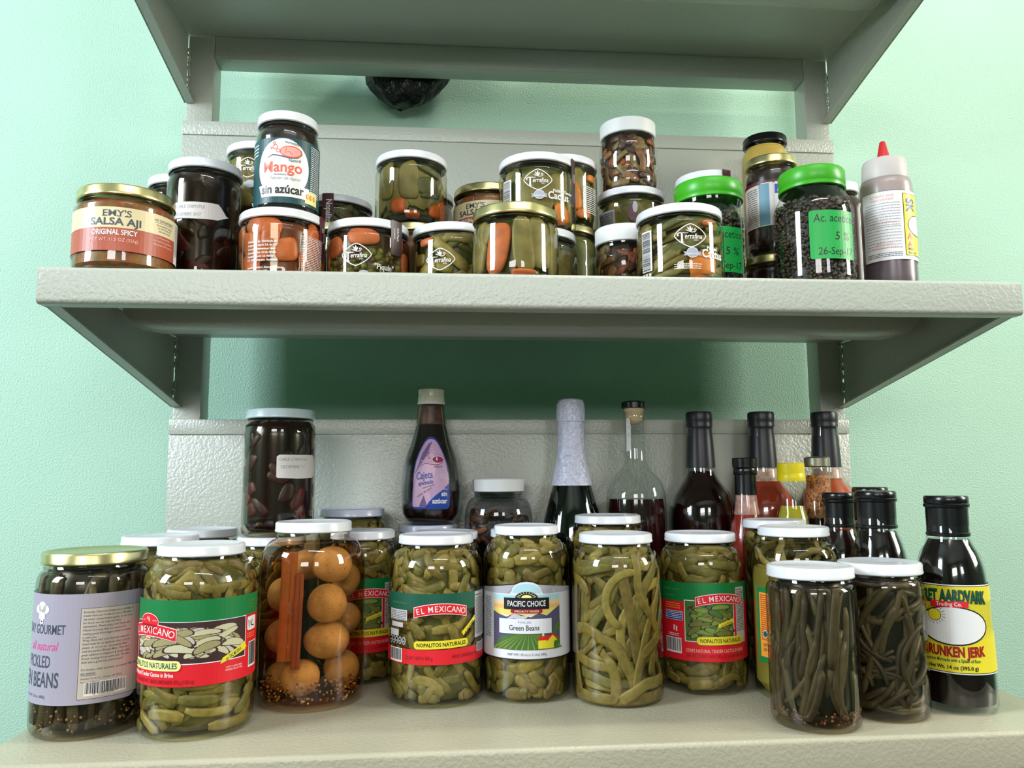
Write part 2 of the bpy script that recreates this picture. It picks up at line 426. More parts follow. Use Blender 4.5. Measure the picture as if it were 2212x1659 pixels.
# hat shaped stiffener welded below each shelf
for o, z in ((sh_mid, H1), (sh_top, H2), (sh_low, 0)):
    bm = bmesh.new(); sec = [(-.205, z-.002), (-.203, z-.021), (-.197, z-.026), (-.188, z-.0275), (-.165, z-.0275), (-.156, z-.026), (-.150, z-.021), (-.148, z-.002)]
    rings = []
    for x, ins in ((-.432, .55), (-.425, .85), (-.405, 1), (.405, 1), (.425, .85), (.432, .55)):
        rings.append([bm.verts.new((x, y, z-.002+(zz-(z-.002))*ins)) for y, zz in sec])
    for A, B in zip(rings, rings[1:]):
        for i in range(len(sec)-1): bm.faces.new((A[i], A[i+1], B[i+1], B[i]))
    bm.faces.new(rings[0][::-1]); bm.faces.new(rings[-1]); bmesh.ops.recalc_face_normals(bm, faces=bm.faces[:])
    me = bpy.data.meshes.new('stiffener'); bm.to_mesh(me); bm.free(); me.materials.append(ENAM)
    me.polygons.foreach_set('use_smooth', [True]*len(me.polygons)); me.set_sharp_from_angle(angle=RD(50)); part('stiffener', me, o)
# back beam below the upper shelf
part('back_beam', boxes('back_beam', [(-.412, .412, .0011, .035, .7805, .8126)], ENAM, .0015), rack)
# triangular brackets: plate with a narrow flange along the sloping edge
def bracket(sx, z, D, tip):
    xo = .4485*sx; xi = .4465*sx; zt = z-.003; zf = z-LIP+.001
    bm = bmesh.new()
    def prism(poly, xa, xb):
        A = [bm.verts.new((xa, y, q)) for y, q in poly]; B = [bm.verts.new((xb, y, q)) for y, q in poly]
        bm.faces.new(A); bm.faces.new(B[::-1]); n = len(poly)
        for i in range(n): bm.faces.new((A[i], B[i], B[(i+1) % n], A[(i+1) % n]))
    prism([(-D+.004, zt), (.0, zt), (.0, tip), (-D+.004, zf)], xo, xi)
    fl = (.436 if sx > 0 else -.436)
    prism([(-D+.004, zf), (0, tip), (0, tip+.0018), (-D+.004, zf+.0018)], xo, fl)
    bmesh.ops.recalc_face_normals(bm, faces=bm.faces[:])
    me = bpy.data.meshes.new('bracket'); bm.to_mesh(me); bm.free(); me.materials.append(ENAM); return part('bracket', me, rack)
for sx in (-1, 1):
    bracket(sx, H1, .335, .3085); bracket(sx, H2, .341, .716); bracket(sx, 0, .366, -.095)
# weld beads where brackets and shelves meet the posts
for sx in (-1, 1):
    rg = random.Random(5+sx)
    for za, zb in ((.352, .398), (.320, .342), (.745, .79), (.722, .735)):
        z = za; S_ = Stuff([ENAM])
        while z < zb+.001:
            S_.ball((sx*(.4445+rg.uniform(-.001, .001)), -.0005, z), rg.uniform(.0016, .0032), 0, 1, (.8, .7, 1.3), .15, int(z*9999)); z += .0035
        part('weld_seam', S_.mesh('weld_seam'), rack)

# ------------------------------------------------------------ on the upper shelf: black bag hanging over the back edge
def bag():
    bm = bmesh.new(); rg = random.Random(3); n = 40; rows = []
    sec = [(.80, .066, .016), (.808, .064, .018), (.79, .058, .024), (.78, .050, .025), (.768, .038, .022), (.758, .026, .017), (.753, .014, .010)]
    sec = [(.925, .02, .02), (.915, .06, .055), (.89, .10, .09), (.86, .12, .115), (.835, .115, .118), (.8182, .095, .120), (.8172, .064, .020)] + [(q[0], q[1], q[2]) for q in sec[1:]]  # unseen heap on the shelf, enlarged for the shadow it throws
    sec = sorted(set(sec), reverse=True)
    for j, (z, a, b) in enumerate(sec):
        row = []
        for k in range(n):
            t = 2*pi*k/n; d = 1+.10*sin(5*t+z*60)+.06*sin(9*t-z*110)+rg.uniform(-.03, .03)
            cx = -.154-(.808-z)*.20
            cy = .0665 if z < .818 else -.035
            row.append(bm.verts.new((cx+a*cos(t)*(1+.04*sin(7*t)), cy+b*sin(t)*d, z+.0025*sin(3*t+j))))
        rows.append(row)
    for A, B in zip(rows, rows[1:]):
        for k in range(n): bm.faces.new((A[k], A[(k+1) % n], B[(k+1) % n], B[k]))
    bm.faces.new(rows[0]); bm.faces.new(rows[-1][::-1]); bmesh.ops.recalc_face_normals(bm, faces=bm.faces[:])
    me = bpy.data.meshes.new('plastic_bag'); bm.to_mesh(me); bm.free()
    me.materials.append(mat('black_bag_film', (9, 13, 11), .3, bump=(90, .004)))
    me.polygons.foreach_set('use_smooth', [True]*len(me.polygons)); return me
o = part('plastic_bag', bag()); o['label'] = 'crumpled black plastic bag hanging behind the upper shelf against the green wall'; o['category'] = 'bag'

CB = mat('cardboard', (170, 135, 95), .8, noise=(30, .1))
t = thing('added_shadow_box', 'brown cardboard box added out of view on the upper shelf, shadowing the wall', 'box', (.11, -.13, H2+.0003))  # unseen box, added to shape the shadows behind the shelf
part('added_carton', boxes('added_carton', [(-.115, .115, -.10, .10, 0, .16)], CB, .002), t)
part('added_flap', boxes('added_flap', [(-.114, .114, -.1, -.001, .1602, .1622), (-.114, .114, .001, .1, .1602, .1622)], CB), t)

# ------------------------------------------------------------ jar builder
def jar_profile(R, H, rn, lh, sh):
    zt = H-lh-.0045; zs = zt-sh
    p = [(0, .0035), (R*.78, .0035), (R*.84, .0008), (R*.90, 0), (R*.965, .0028), (R*.993, .007), (R, .013)]
    k = 5
    for i in range(1, k): p.append((R, .013+(zs-.013)*i/k))
    for i in range(9):
        a = RD(90*i/8*.94); p.append((rn+(R-rn)*cos(a)**.9, zs+(sh*.93)*sin(a)))
    p += [(rn, zt), (rn+.0009, zt+.0018), (rn+.0003, zt+.0035), (rn, zt+.005), (rn, H-.004)]
    return p
def lid_mesh(r, h, m, name='lid', ribs=0):
    if ribs:
        p = [(r-.0015, 0), (r, .0008), (r, h-.002), (r-.0012, h-.0006), (r-.004, h), (0, h)]
        return lathe(name, p, m, 160, lambda a, z: 1+(.006*(1 if sin(a*ribs) > 0 else 0) if .001 < z < h-.0018 else 0))
    p = [(r-.003, .0012), (r-.0012, 0), (r, .0008), (r+.0002, .002), (r-.0003, .0032), (r-.0002, h-.0022), (r-.001, h-.0006), (r-.0026, h), (r-.0045, h-.0003), (r-.0065, h-.0013), (0, h-.0011)]
    return lathe(name, p, m)
THINGS = {}
def jar(key, label, x, y, z0, R, H, lr, lh=.0095, sh=.012, lidm=None, group=None, neck=None, gm=None, turn=0, name='glass_jar', ribs=0, tilt=(0, 0), cat='jar'):
    f = facing(x, y)+RD(turn)
    t = thing(name, label, cat, (x, y, z0), group, f+pi/2, RD(tilt[0]), RD(tilt[1]))     # local -Y is the front
    prof = jar_profile(R, H, (neck or lr-.0026), lh, sh)
    part('glass_body' if name == 'glass_jar' else 'plastic_body', lathe('jar_body', prof, gm or GLASS), t)
    part('lid', lid_mesh(lr, lh, lidm or WHITE, 'lid', ribs), t, loc=(0, 0, H-lh))
    d = dict(t=t, prof=prof, rf=interp(prof), R=R, H=H, lh=lh, lr=lr); THINGS[key] = d; return d
F0 = -pi/2
def label_on(d, cv, name='paper_label', rf=None, turn=0, **k):
    return part(name, cv.mesh(name, rf or d['rf'], F0+RD(turn), **k), d['t'])
def zr_of(d): return (.005, d['H']-d['lh']-.003)
def brine(d, m=None, inset=.007, top=None):
    z0, z1 = zr_of(d); part('brine', core('brine', d['prof'], inset, z0, top or z1, m or BRINE), d['t'])
def strips(d, seed, n=230, L=(.022, .045), w=(.0075, .0105), t=.0036, mats=None, phi=None, bend=.8, depth=.006, name='cactus_strips', zr=None, wav=.12, sq=.75, pts=7):
    S_ = Stuff(mats or NOP); rg = random.Random(seed); zr = zr or zr_of(d)
    wt = [0, 0, 0, 1, 1, 2, 3] if not mats else list(range(len(mats)))
    for i in range(n):
        u = rg.random(); z = zr[0]+(zr[1]-zr[0])*((i+.5)/n)
        p = phi(rg, (z-zr[0])/(zr[1]-zr[0])) if phi else rg.gauss(0, .7)
        S_.strip(d['rf'], rg.uniform(0, 2*pi), z, p, rg.uniform(*L), rg.uniform(*w), t*rg.uniform(.8, 1.2), .0009+depth*rg.random(), rg.gauss(0, bend), rg.choice(wt), zr, n=pts, wav=rg.gauss(0, wav), sq=sq)
    part(name, S_.mesh(name), d['t'], kind='stuff')
def grains(d, seed, n, r, mats, name, zr=None, inset=.001, depth=.0015, sq=(1, 1, 1), sub=1):
    S_ = Stuff(mats); rg = random.Random(seed); zr = zr or zr_of(d)
    for i in range(n):
        th = rg.uniform(0, 2*pi); z = rg.uniform(zr[0]+r, zr[1]-r); q = max(d['rf'](z)-inset-r-depth*rg.random(), .002)
        S_.ball((q*cos(th), q*sin(th), z), r*rg.uniform(.75, 1.15), rg.randrange(len(mats)), sub, sq, .12, i)
    part(name, S_.mesh(name), d['t'], kind='stuff')
def pieces(d, lst, mats, name, kind='stuff', seed=0, depth=.0008, lump=.06):
    """lst: (degrees right of the front, height mm, a mm, b mm, rot deg, thick mm, material)"""
    S_ = Stuff(mats)
    for i, (dg, z, a, b, ro, th, m) in enumerate(lst):
        S_.blob(d['rf'], F0+RD(dg), z/1000, a/1000, b/1000, RD(ro), th/1000, depth, m, lump=lump, seed=seed+i, flat=.6)
    return part(name, S_.mesh(name), d['t'], kind=kind)
def slice_part(d, dg, z, a, b, ro, th, m, name='carrot_slice', depth=.0006):
    S_ = Stuff([m]); S_.blob(d['rf'], F0+RD(dg), z/1000, a/1000, b/1000, RD(ro), th/1000, depth, 0, nu=22, nv=10, lump=.05, seed=int(z), flat=.5)
    part(name, S_.mesh(name), d['t'])

# ------------------------------------------------------------ artwork
def heap_of_pods(c, x0, y0, x1, y1, seed, cols, n=26, L=(9, 16), W=(1.5, 2.3), tilt=50):
    rg = random.Random(seed)
    for i in range(n):
        a = rg.uniform(-tilt, tilt) if rg.random() < .75 or tilt < 45 else rg.uniform(0, 180)
        l_ = rg.uniform(*L)/2; w = rg.uniform(*W)/2
        X = rg.uniform(x0+l_*.85, x1-l_*.85); h = abs(l_*sin(RD(a)))+w*1.2; Y = rg.uniform(y0+h, max(y0+h, y1-h))
        for k, (sc_, m) in enumerate(((1, cols[0]), (.86, rg.choice(cols[1:])))):
            pts = []
            for j in range(16):
                q = 2*pi*j/16; px = l_*cos(q)*sc_; py = w*math.copysign(abs(sin(q))**.7, sin(q))*sc_ - .05*px*px/l_*w
                pts.append((X+px*cos(RD(a))-py*sin(RD(a)), Y+px*sin(RD(a))+py*cos(RD(a))))
            c.poly(pts, m, 2+i*.009+k*.005)
def arch_logo(c, x, y, wd, m_bg='red', crest=False):
    """red ribbon with a white keyline carrying arched white capitals"""
    n = 12
    def ribbon(o, m, l, dy=0):
        up, lo = [], []
        for i in range(n+1):
            u = -1+2*i/n; X = x+u*(wd/2+o); Y = y-(u*u)*wd*.075
            up.append((X, Y+wd*.085+o+dy)); lo.append((X, Y-wd*.085-o+dy))
        vs = up+lo[::-1]
        fs = [(i, i+1, 2*n-i, 2*n+1-i) for i in range(n)]
        c.sh.append((vs, fs, c.mi(m), l))
    ribbon(.9, 'dred', 3); ribbon(.55, 'white', 3.5); ribbon(0, m_bg, 4)
    if crest:
        c.ell(x, y+wd*.115, wd*.2+.9, wd*.12+.9, 'dred', 3); c.ell(x, y+wd*.115, wd*.2+.5, wd*.12+.5, 'white', 3.5); c.ell(x, y+wd*.115, wd*.2, wd*.12, m_bg, 4)
        c.ell(x, y-wd*.13, 2.6, 1.5, 'white', 4.5); c.ell(x, y-wd*.13, 2.2, 1.1, 'orange', 5); c.text('BRAND', x, y-wd*.13-.35, .7, 'dred', 5.5)
        c.stroke([(x-2.6, y+wd*.15), (x-1.2, y+wd*.2), (x, y+wd*.13), (x+.6, y+wd*.19), (x+1.6, y+wd*.12)], .7, 'white', 5)
        c.text('MADE', x-wd*.12, y+wd*.13, .9, 'white', 5); c.text('MEXICO', x+wd*.13, y+wd*.13, .9, 'white', 5)
    T = 'EL MEXICANO'; ws = {'I': .5, ' ': .5, 'M': 1.25, 'N': 1.1}
    tot = sum(ws.get(ch, 1) for ch in T); px = -tot/2; un = wd*.93/tot
    for ch in T:
        wch = ws.get(ch, 1); X = (px+wch/2)*un; px += wch
        if ch != ' ':
            u = X/(wd/2); c.text(ch, x+X, y-(u*u)*wd*.075-wd*.052, wd*.104, 'white', 5, sx=.88, bold=.007, rot=-u*16)
def terrafina(c, x, y, s=1, m='white', sub=None):
    n = 40; pts = []
    for i in range(n):
        a = 2*pi*i/n; ca, sa = cos(a), sin(a)
        k = 1/((abs(ca)**1.35+abs(sa)**1.35)**(1/1.35))
        pts.append((x+9.6*s*k*ca*.98, y+7.0*s*k*sa))
    c.stroke(pts, .55*s, m, 1, True)
    c.text('errafina', x+1.6*s, y-1.9*s, 3.0*s, m, 1, shear=.12, sx=.78, bold=.015)
    c.stroke([(x-7.2*s, y-.2*s), (x-7.6*s, y+1.0*s), (x-6.6*s, y+1.7*s), (x-4*s, y+1.5*s), (x-1.4*s, y+1.4*s)], [.9*s, .8*s, .6*s, .5*s, .3*s], m, 1)
    c.stroke([(x-5.2*s, y+1.6*s), (x-5.1*s, y-1*s), (x-5.2*s, y-3.9*s)], [1.0*s, 1.1*s, 1.2*s], m, 1)
    c.rect(x-6.5*s, y-4.3*s, x-3.9*s, y-3.8*s, m, 1)
    for a, L_ in ((150, 3.6), (120, 4.3), (95, 4.6), (70, 3.4)):
        c.poly([(x+.2*s, y+1.9*s), (x+L_*s*cos(RD(a+9))*.6, y+1.9*s+L_*s*sin(RD(a+9))*.6), (x+L_*s*cos(RD(a)), y+1.6*s+L_*s*sin(RD(a))), (x+L_*s*cos(RD(a-9))*.6+.3, y+1.9*s+L_*s*sin(RD(a-9))*.6)], m, 1)
    c.stroke([(x+.4*s, y+1.9*s), (x+2.6*s, y+2.2*s), (x+3.4*s, y+3.4*s), (x+2.5*s, y+4.2*s), (x+1.9*s, y+3.4*s), (x+2.5*s, y+3.1*s)], .45*s, m, 1)
    c.text('DELI', x+3.2*s, y-3.2*s, .9*s, m, 1)
    if sub:
        c.ell(x+.8*s, y-10.2*s, 3.4*s, 3.0*s, P_WASH, 1); c.stroke([(x+.8*s+3.4*s*cos(i*pi/8), y-10.2*s+3*s*sin(i*pi/8)) for i in range(16)], .3*s, m, 1.5, True)
        c.poly([(x-4.6*s, y-9.6*s), (x+6.2*s, y-9.6*s), (x+5.3*s, y-10.8*s), (x+6.2*s, y-12*s), (x-4.6*s, y-12*s), (x-3.7*s, y-10.8*s)], P_WASH, 2)
        c.text('Ready to eat', x+.8*s, y-11.3*s, 1.0*s, m, 2.5, bold=.02)
        c.text(sub[0], x+10*s, y-7.8*s, 1.9*s, m, 1, bold=.03, al='L'); c.text(sub[1], x+6.5*s, y-12.6*s, 4.8*s, m, 1, bold=.03, al='L', sx=.85)
P_WASH = mat('ink_silver', (170, 175, 185), .4)

def lbl_elmex_photo(c, W=72, y0=38, y1=104, pods=('tan', 'pale', 'beige', 'lgrey'), back='dgrey', band='white', brine_=True):
    """printed wrap: green top band, photograph of cut cactus, red bottom band"""
    c.rect(-W*.95, y0, W*.95, y1, 'red', 0); c.rect(-W*.95, y1-19, W*.95, y1, 'green', 1)
    c.rect(-36, y0+18, 25.5, y1-18, 'white', 1.2); c.rect(-36, y0+18.8, 24.7, y1-18.8, back, 1.5)
    heap_of_pods(c, -36, y0+19, 24.6, y1-19, 7, pods, 60, (11, 18), (2.6, 4.0))
def lbl_elmex_clear(c):
    """clear wrap with green and red bands, the cactus shows between them"""
    c.rect(-68, 85, 68, 100, 'dgreen', 0); c.rect(-68, 42, 68, 54, 'red', 0)
    arch_logo(c, 3, 89, 41); c.rect(-20+3, 53.5, 26, 59.5, 'yellow', 2, rot=1.2, rad=2.5); c.text('NOPALITOS NATURALES', 4.6, 55.4, 2.6, 'black', 4, sx=.86, bold=.02, rot=1.2)
    c.poly([(16, 64.5), (17, 62.5), (29, 72), (28.4, 75)], 'yellow', 2); c.text('en SALMUERA', 22.4, 66.3, 1.6, 'black', 4, rot=38, shear=.2, sx=.85)
    c.text('CONT NETO 780 g', -26, 46, 2.3, 'dred', 2, al='L', sx=.8); c.text('MASA DRENADA 420 g', 13, 47, 2.3, 'dred', 2, al='L', sx=.8)
    c.rect(-47, 76, -27.5, 85, 'lgrey', 1); c.smallprint(-46, 83.5, 17, 5, .8, 'black', 2, 3)
    c.rect(-48, 70.5, -31, 75, 'white', 1); c.rect(-48, 60, -33, 66, 'white', 1)
    for i in range(5): c.ell(-45+i*4.4, 58.3, 1.9, 2.6, 'white', 1); c.ell(-45+i*4.4, 58.3, 1.5, 2.2, 'black', 2); c.rect(-46+i*4.4, 57.6, -44+i*4.4, 58.1, 'white', 3)
    c.barcode(-46, 42.5, 15, 11.5, seed=4)
    c.rect(33, 61, 48, 99, 'white', 1); c.text('Datos de Nutrición', 34, 96, 1.3, 'black', 2, al='L', sx=.8, bold=.03); c.smallprint(34, 94, 12, 22, .8, 'black', 2, 9)
    c.rect(35, 48, 48, 55, 'lgrey', 1); c.smallprint(36, 53, 11, 4, .7, 'black', 2, 2); c.text('PRODUCTO HECHO EN MEXICO', -45, 90, .9, 'leaf', 2, al='L')

# ============================================================ LOWER SHELF
GT = 'tall jars of pickled vegetables on the lower shelf'
def tall(key, label, x, y, R, H, lr, seed, content='strips', cols=None, **k):
    d = jar(key, label, x, y, k.pop('z0', .0002), R, H, lr, k.pop('lh', .0095), k.pop('sh', .022), group=k.pop('group', GT), gm=k.pop('gm', GGREEN), **k)
    if content == 'strips': brine(d); strips(d, seed)
    elif content == 'loops':
        brine(d, inset=.011); strips(d, seed, 85, (.07, .15), (.008, .0115), .0026, sq=.6, phi=lambda g, u: g.gauss(1.3, .5) if .25 < u < .85 else g.gauss(0, .35), bend=1.9, depth=.008, wav=.2, pts=17, name='bean_strips')
    elif content == 'chunks': brine(d); strips(d, seed, 260, (.014, .03), (.009, .013), .004, bend=.3)
    elif content == 'beans':
        brine(d, BRINED); strips(d, seed, k.get('n', 70), (.07, .11), (.0055, .0075), .006, BEAN, phi=lambda g, u: g.gauss(1.5, .12), bend=.35, depth=.005, name='green_beans', wav=.05, sq=1, pts=11)
    return d

# 1 grey-labelled jar with a gold lid
d = jar('B1', 'tall jar of dark beans with a grey paper label and gold lid, far left', -.416, -.273, .0002, .0466, .1545, .0436, .011, .016, GOLD, GT, gm=GDARK)
brine(d, BRINED); strips(d, 3, 85, (.06, .1), (.007, .010), .007, BEAN, phi=lambda g, u: g.gauss(1.5, .13), bend=.25, depth=.005, name='green_beans', wav=.04, sq=1, pts=9)
grains(d, 4, 150, .0013, [mat('seed_tan', (150, 120, 70), .5), mat('seed_brown', (90, 60, 30), .5)], 'mustard_seeds', (.006, .026), .001)
c = Canvas(); G1 = mat('ink_grey_paper', (164, 157, 172), .55)
c.poly([(-100, 30), (34, 30), (38, 32), (46, 42), (46, 117), (42, 121), (-100, 121)], G1, 0)
c.rect(-9, 34, 42, 109, 'black', 1); c.rect(-8.7, 34.3, 41.7, 108.7, 'beige', 1.3)
c.ell(-45, 110, 5, 4.5, 'white', 2); c.ell(-50, 108, 4, 3.5, 'white', 2); c.ell(-40.5, 108, 4, 3.5, 'white', 2); c.rect(-49, 100, -41, 108, 'white', 2); c.rect(-46.5, 96, -43, 100, 'white', 2); c.rect(-45.3, 97.5, -44, 98.6, 'black', 3)
c.text('EVERYDAY GOURMET', -20.5, 88, 7.6, 'dgrey', 1, al='R', sx=.6, bold=.02); c.text('all natural', -27, 74.5, 7, 'pink', 1, al='R', shear=.35, sx=.8)
c.text('PICKLED', -32.5, 60.5, 9.5, 'dgrey', 1, al='R', sx=.55, bold=.02); c.text('GREEN BEANS', -24, 44.5, 12, 'dgrey', 1, al='R', sx=.55, bold=.02)
c.text('NET WT. 24 oz. (680g)', -36, 35.5, 2.4, 'dgrey', 1, al='R', sx=.8)
c.para(['Everyday Gourmet brings you a medley of', 'treats from our home to yours. Because', 'we never compromise quality or our love', 'for food, we use only the finest', 'ingredients. Please enjoy with family and', 'friends knowing that our passion for', 'making great food begins when we share', 'it with you.'], -7, 105, 1.75, 'dgrey', 2, 1.72, al='L', sx=.93, shear=.15, bold=.01)
c.para(['Wrap these with your favorite cheese &', 'sliced meat for an appetizer that\'s sure to', 'please, or of course... accompany them', 'with the perfect Bloody Mary. They are a', 'great addition to macaroni & potato salad.', 'If your looking for an extra kick. Oh yeah,', 'their also a great low calorie snack!', '', 'For recipes, other products, and special offers visit', 'our website'], -7, 81.5, 1.75, 'dgrey', 2, 1.72, al='L', sx=.9, shear=.15, bold=.01)
c.para(['Distributed by', 'Specialty Foods, Inc., Gervais, OR 97026', 'Product of Mexico'], -7, 53, 1.5, 'dgrey', 2, 1.9, al='L', sx=.9)
c.barcode(-4, 36.5, 34, 11.5, seed=3, l=2); c.text('0  11033 22034  1', 13, 37, 1.8, 'black', 4)
label_on(d, c, turn=0)

# 2 photograph label
d = tall('B2', 'tall jar of cactus strips, its label photo showing pale cactus between green and red bands', -.320, -.281, .049, .1596, .038, 11)
c = Canvas(); c.rect(-140, 45, 140, 116, 'red', 0); c.rect(-140, 98, 140, 116, 'green', 1)
c.rect(-66, 63, 44, 98, 'white', 1.2); c.rect(-65, 63.8, 43.2, 97.5, 'brown', 1.5); heap_of_pods(c, -64, 65, 43, 98, 7, ('brown', 'tan', 'pale', 'beige', 'tan', 'pale'), 80, (18, 34), (5.0, 7.5), 28)
arch_logo(c, -46, 91, 56, crest=True)
c.rect(-66, 58, -13, 66.5, 'creamy', 6, rad=4); c.text('NOPALITOS NATURALES', -16, 60, 4.6, 'dgreen', 7, al='R', sx=.72, bold=.02)
c.poly([(18, 61), (20, 66), (42, 76), (45, 71), (42, 69)], 'yellow', 6); c.text('en SALMUERA', 31, 66.3, 3.0, 'dgreen', 7, rot=24, shear=.2, sx=.62, bold=.01)
c.text('Strips Natural Tender Cactus in Brine', -19, 53, 3.3, 'white', 2, al='R', sx=.75, bold=.03); c.text('CONT. NETO / DRAINED WT / MASA DRENADA 420 g (14,8 oz)', -2, 47.5, 3.2, 'dred', 2, al='R', sx=.6, bold=.03)
c.para(['LOTE Y CONS. PREF.', 'IMPRESO EN LA TAPA'], 32, 56.5, 1.4, 'white', 2, 1.6, sx=.9)
c.para(['INGREDIENTS:', 'SPICES.', 'NOPALITOS,'], 47, 109, 1.6, 'leaf', 2, 1.8, al='L', sx=.8)
c.rect(46, 84, 62, 96, 'white', 2, rad=2); c.stroke([(48, 93), (49, 86), (51, 92), (52, 87), (54, 93), (53, 88), (58, 87)], 1, 'black', 3); c.smallprint(46, 81, 14, 3, 1, 'orange', 2, 6)
c.barcode(49, 52, 15, 22, seed=8, l=2)
label_on(d, c)

# 3 potatoes in brine with two sticks
d = jar('B3', 'large shouldered jar of whole small potatoes in amber brine with a scuffed white lid', -.232, -.207, .0002, .052, .1747, .038, .0105, .034, WHITE, gm=GAMB)
TB = d['t']; fB = facing(-.232, -.207)+pi/2
part('brine', core('brine', d['prof'], .0014, .0045, .152, tinted('amber_liquid', (.87, .68, .47))), TB)
POT = mat('potato_skin', (205, 180, 136), .6, noise=(70, .22), alt=((120, 72, 35), 620, .66, .72), sss=.1)
def local(x, y, z): return (-.232+x*cos(fB)-y*sin(fB), -.207+x*sin(fB)+y*cos(fB), .0002+z)
for i, (x, y, z, a, b, nm) in enumerate([(.018, -.019, .133, .0205, .0178, 'topmost potato in the large jar, pressed against the glass under the shoulder'), (.014, -.0255, .0965, .0205, .0178, 'second potato from the top in the large jar'),
     (.014, -.025, .0605, .0212, .0185, 'third potato from the top in the large jar'), (-.010, -.026, .0265, .019, .017, 'potato with a dark eye near the bottom of the large jar'),
     (.030, -.008, .030, .0175, .0172, 'low potato at the right wall of the large jar'), (.034, .010, .113, .0150, .0165, 'potato with a dark navel at the upper right of the large jar'),
     (.030, .012, .074, .0182, .0175, 'half hidden potato halfway up the right side of the large jar'), (-.026, .018, .100, .0185, .0175, 'dim potato at the left of the large jar behind the sticks, upper one'),
     (-.028, .010, .060, .0180, .0175, 'dim potato at the left of the large jar behind the sticks, lower one'), (-.006, .026, .128, .0165, .0165, 'rearmost potato high in the large jar'), (-.026, .006, .022, .0165, .0150, 'potato sunk in the mustard seed at the lower left of the large jar')]):
    S_ = Stuff([POT]); rg = random.Random(i+20); ph = [rg.uniform(0, 6) for _ in range(4)]
    bm = bmesh.new(); bmesh.ops.create_icosphere(bm, subdivisions=4, radius=1)
    ex, ez = rg.uniform(-.3, .3), rg.uniform(-.2, .2)
    for v in bm.verts:
        p = v.co; k = 1+.04*sin(2.3*p.x+ph[0])+.035*sin(2.7*p.z+ph[1])+.02*sin(4*p.y+ph[2])
        for (qx, qz) in ((ex, ez), (ex+.7, ez+.4), (-.6, .5)):
            e = (p-Vector((qx, -.93, qz)).normalized()).length
            if e < .16: k -= .07*(1-e/.16)
        v.co = Vector((p.x*a*k, p.y*a*.93*k, p.z*b*k))
    me = bpy.data.meshes.new('potato'); bm.to_mesh(me); bm.free(); me.materials.append(POT); me.polygons.foreach_set('use_smooth', [True]*len(me.polygons))
    o = part('potato', me); o.location = local(x, y, z); o.rotation_euler = (rg.uniform(-.2, .2), rg.uniform(-.25, .25), fB)
    o['label'] = nm; o['category'] = 'potato'; o['group'] = 'potatoes in the large jar'
STK = mat('rhubarb_stick_red', (150, 88, 76), .5, noise=(80, .2)); STK2 = mat('stick_amber', (168, 110, 72), .5, noise=(80, .2))
for nm, m, x, y, z0, z1, wd, tk, lb in (('stick', STK, -.0155, -.043, .039, .127, .0085, .004, 'thin reddish stick standing in the potato jar, nearest the glass'), ('stick', STK2, -.0255, -.0295, .044, .147, .015, .005, 'wide amber stick standing in the potato jar behind the thin red one')):
    me = boxes('stick', [(-wd/2, wd/2, -tk/2, tk/2, z0, z1), (-wd/2+.0008, -wd/2+.0018, -tk/2-.0006, tk/2, z0+.001, z1-.001), (wd*.1, wd*.1+.001, -tk/2-.0006, tk/2, z0+.001, z1-.001)], m, .0006)
    o = part(nm, me); o.location = local(x, y, 0); o.rotation_euler = (0, RD(1.5), fB); o['label'] = lb; o['category'] = 'stick'
grains(d, 9, 420, .0014, [mat('seed_pale', (190, 160, 100), .5), mat('seed_rust', (130, 80, 40), .5)], 'mustard_seeds', (.005, .028), .003, .012)

# 4 dark labelled jar behind the potato jar
def lbl_elmex_dark(c, L0):
    """L0 = position of the left edge of the printed photograph"""
    c.rect(-108, 33, 108, 110, 'red', 0); c.rect(-108, 91, 108, 110, 'green', 1)
    c.rect(L0, 52, L0+52, 93, 'white', 1.2); c.rect(L0+.8, 52.8, L0+51.2, 92.2, 'fgreen', 1.5)
    heap_of_pods(c, L0+1, 53, L0+51, 92, 5, ('brown', 'leaf', 'fgreen', 'olive', 'leaf'), 60, (16, 27), (4.2, 6.2), 44)
    arch_logo(c, L0+37, 95, 50); c.rect(L0+12, 49.5, L0+63, 57.5, 'yellow', 6, rad=3.8); c.text('NOPALITOS NATURALES', L0+37.5, 51.8, 3.6, 'black', 7, sx=.76, bold=.02)
    c.text('STRIPS NATURAL TENDER CACTUS IN BRINE', L0+1, 42, 3.2, 'salmon', 2, al='L', sx=.68, bold=.02); c.text('NET WT. / CONT. NETO 780 g (27 oz)  DRAINED WT.', L0+1, 37, 3, 'dred', 2, al='L', sx=.62, bold=.02)
    c.smallprint(L0-24, 88, 20, 3, 1.3, 'orange', 2, 5); c.rect(L0-24, 72, L0-2, 81, 'white', 2); c.rect(L0-23.5, 72.5, L0-2.5, 80.5, 'blue', 3); c.smallprint(L0-23, 79, 20, 4, 1, 'white', 4, 8)
    c.ell(L0-12, 66, 1, 1, 'white', 2); c.rect(L0-13, 61.5, L0-11.4, 65, 'white', 2); c.rect(L0-10, 61, L0-8.4, 66, 'white', 2); c.smallprint(L0-20, 58, 14, 2, 1, 'white', 2, 4)
    c.barcode(L0-24, 39.5, 20, 15, seed=6, l=2); c.text('INGREDIENTS AND SALT', L0-26, 102, 1.6, 'leaf', 2, al='L', sx=.8); c.text('KEEP REFRIGERATED', L0-26, 95.5, 1.4, 'leaf', 2, al='L', sx=.8)
    c.rect(L0+55, 50, L0+70, 105, 'lgrey', 2); c.text('Nutrition Facts', L0+56, 102, 1.4, 'black', 3, al='L', sx=.8, bold=.03); c.smallprint(L0+56, 100, 13, 26, .9, 'black', 3, 3)
    c.poly([(L0+33, 66), (L0+34, 70), (L0+50, 75), (L0+52, 71)], 'yellow', 6); c.text('en SALMUERA', L0+43, 69, 2.2, 'black', 7, rot=14, shear=.2, sx=.7)
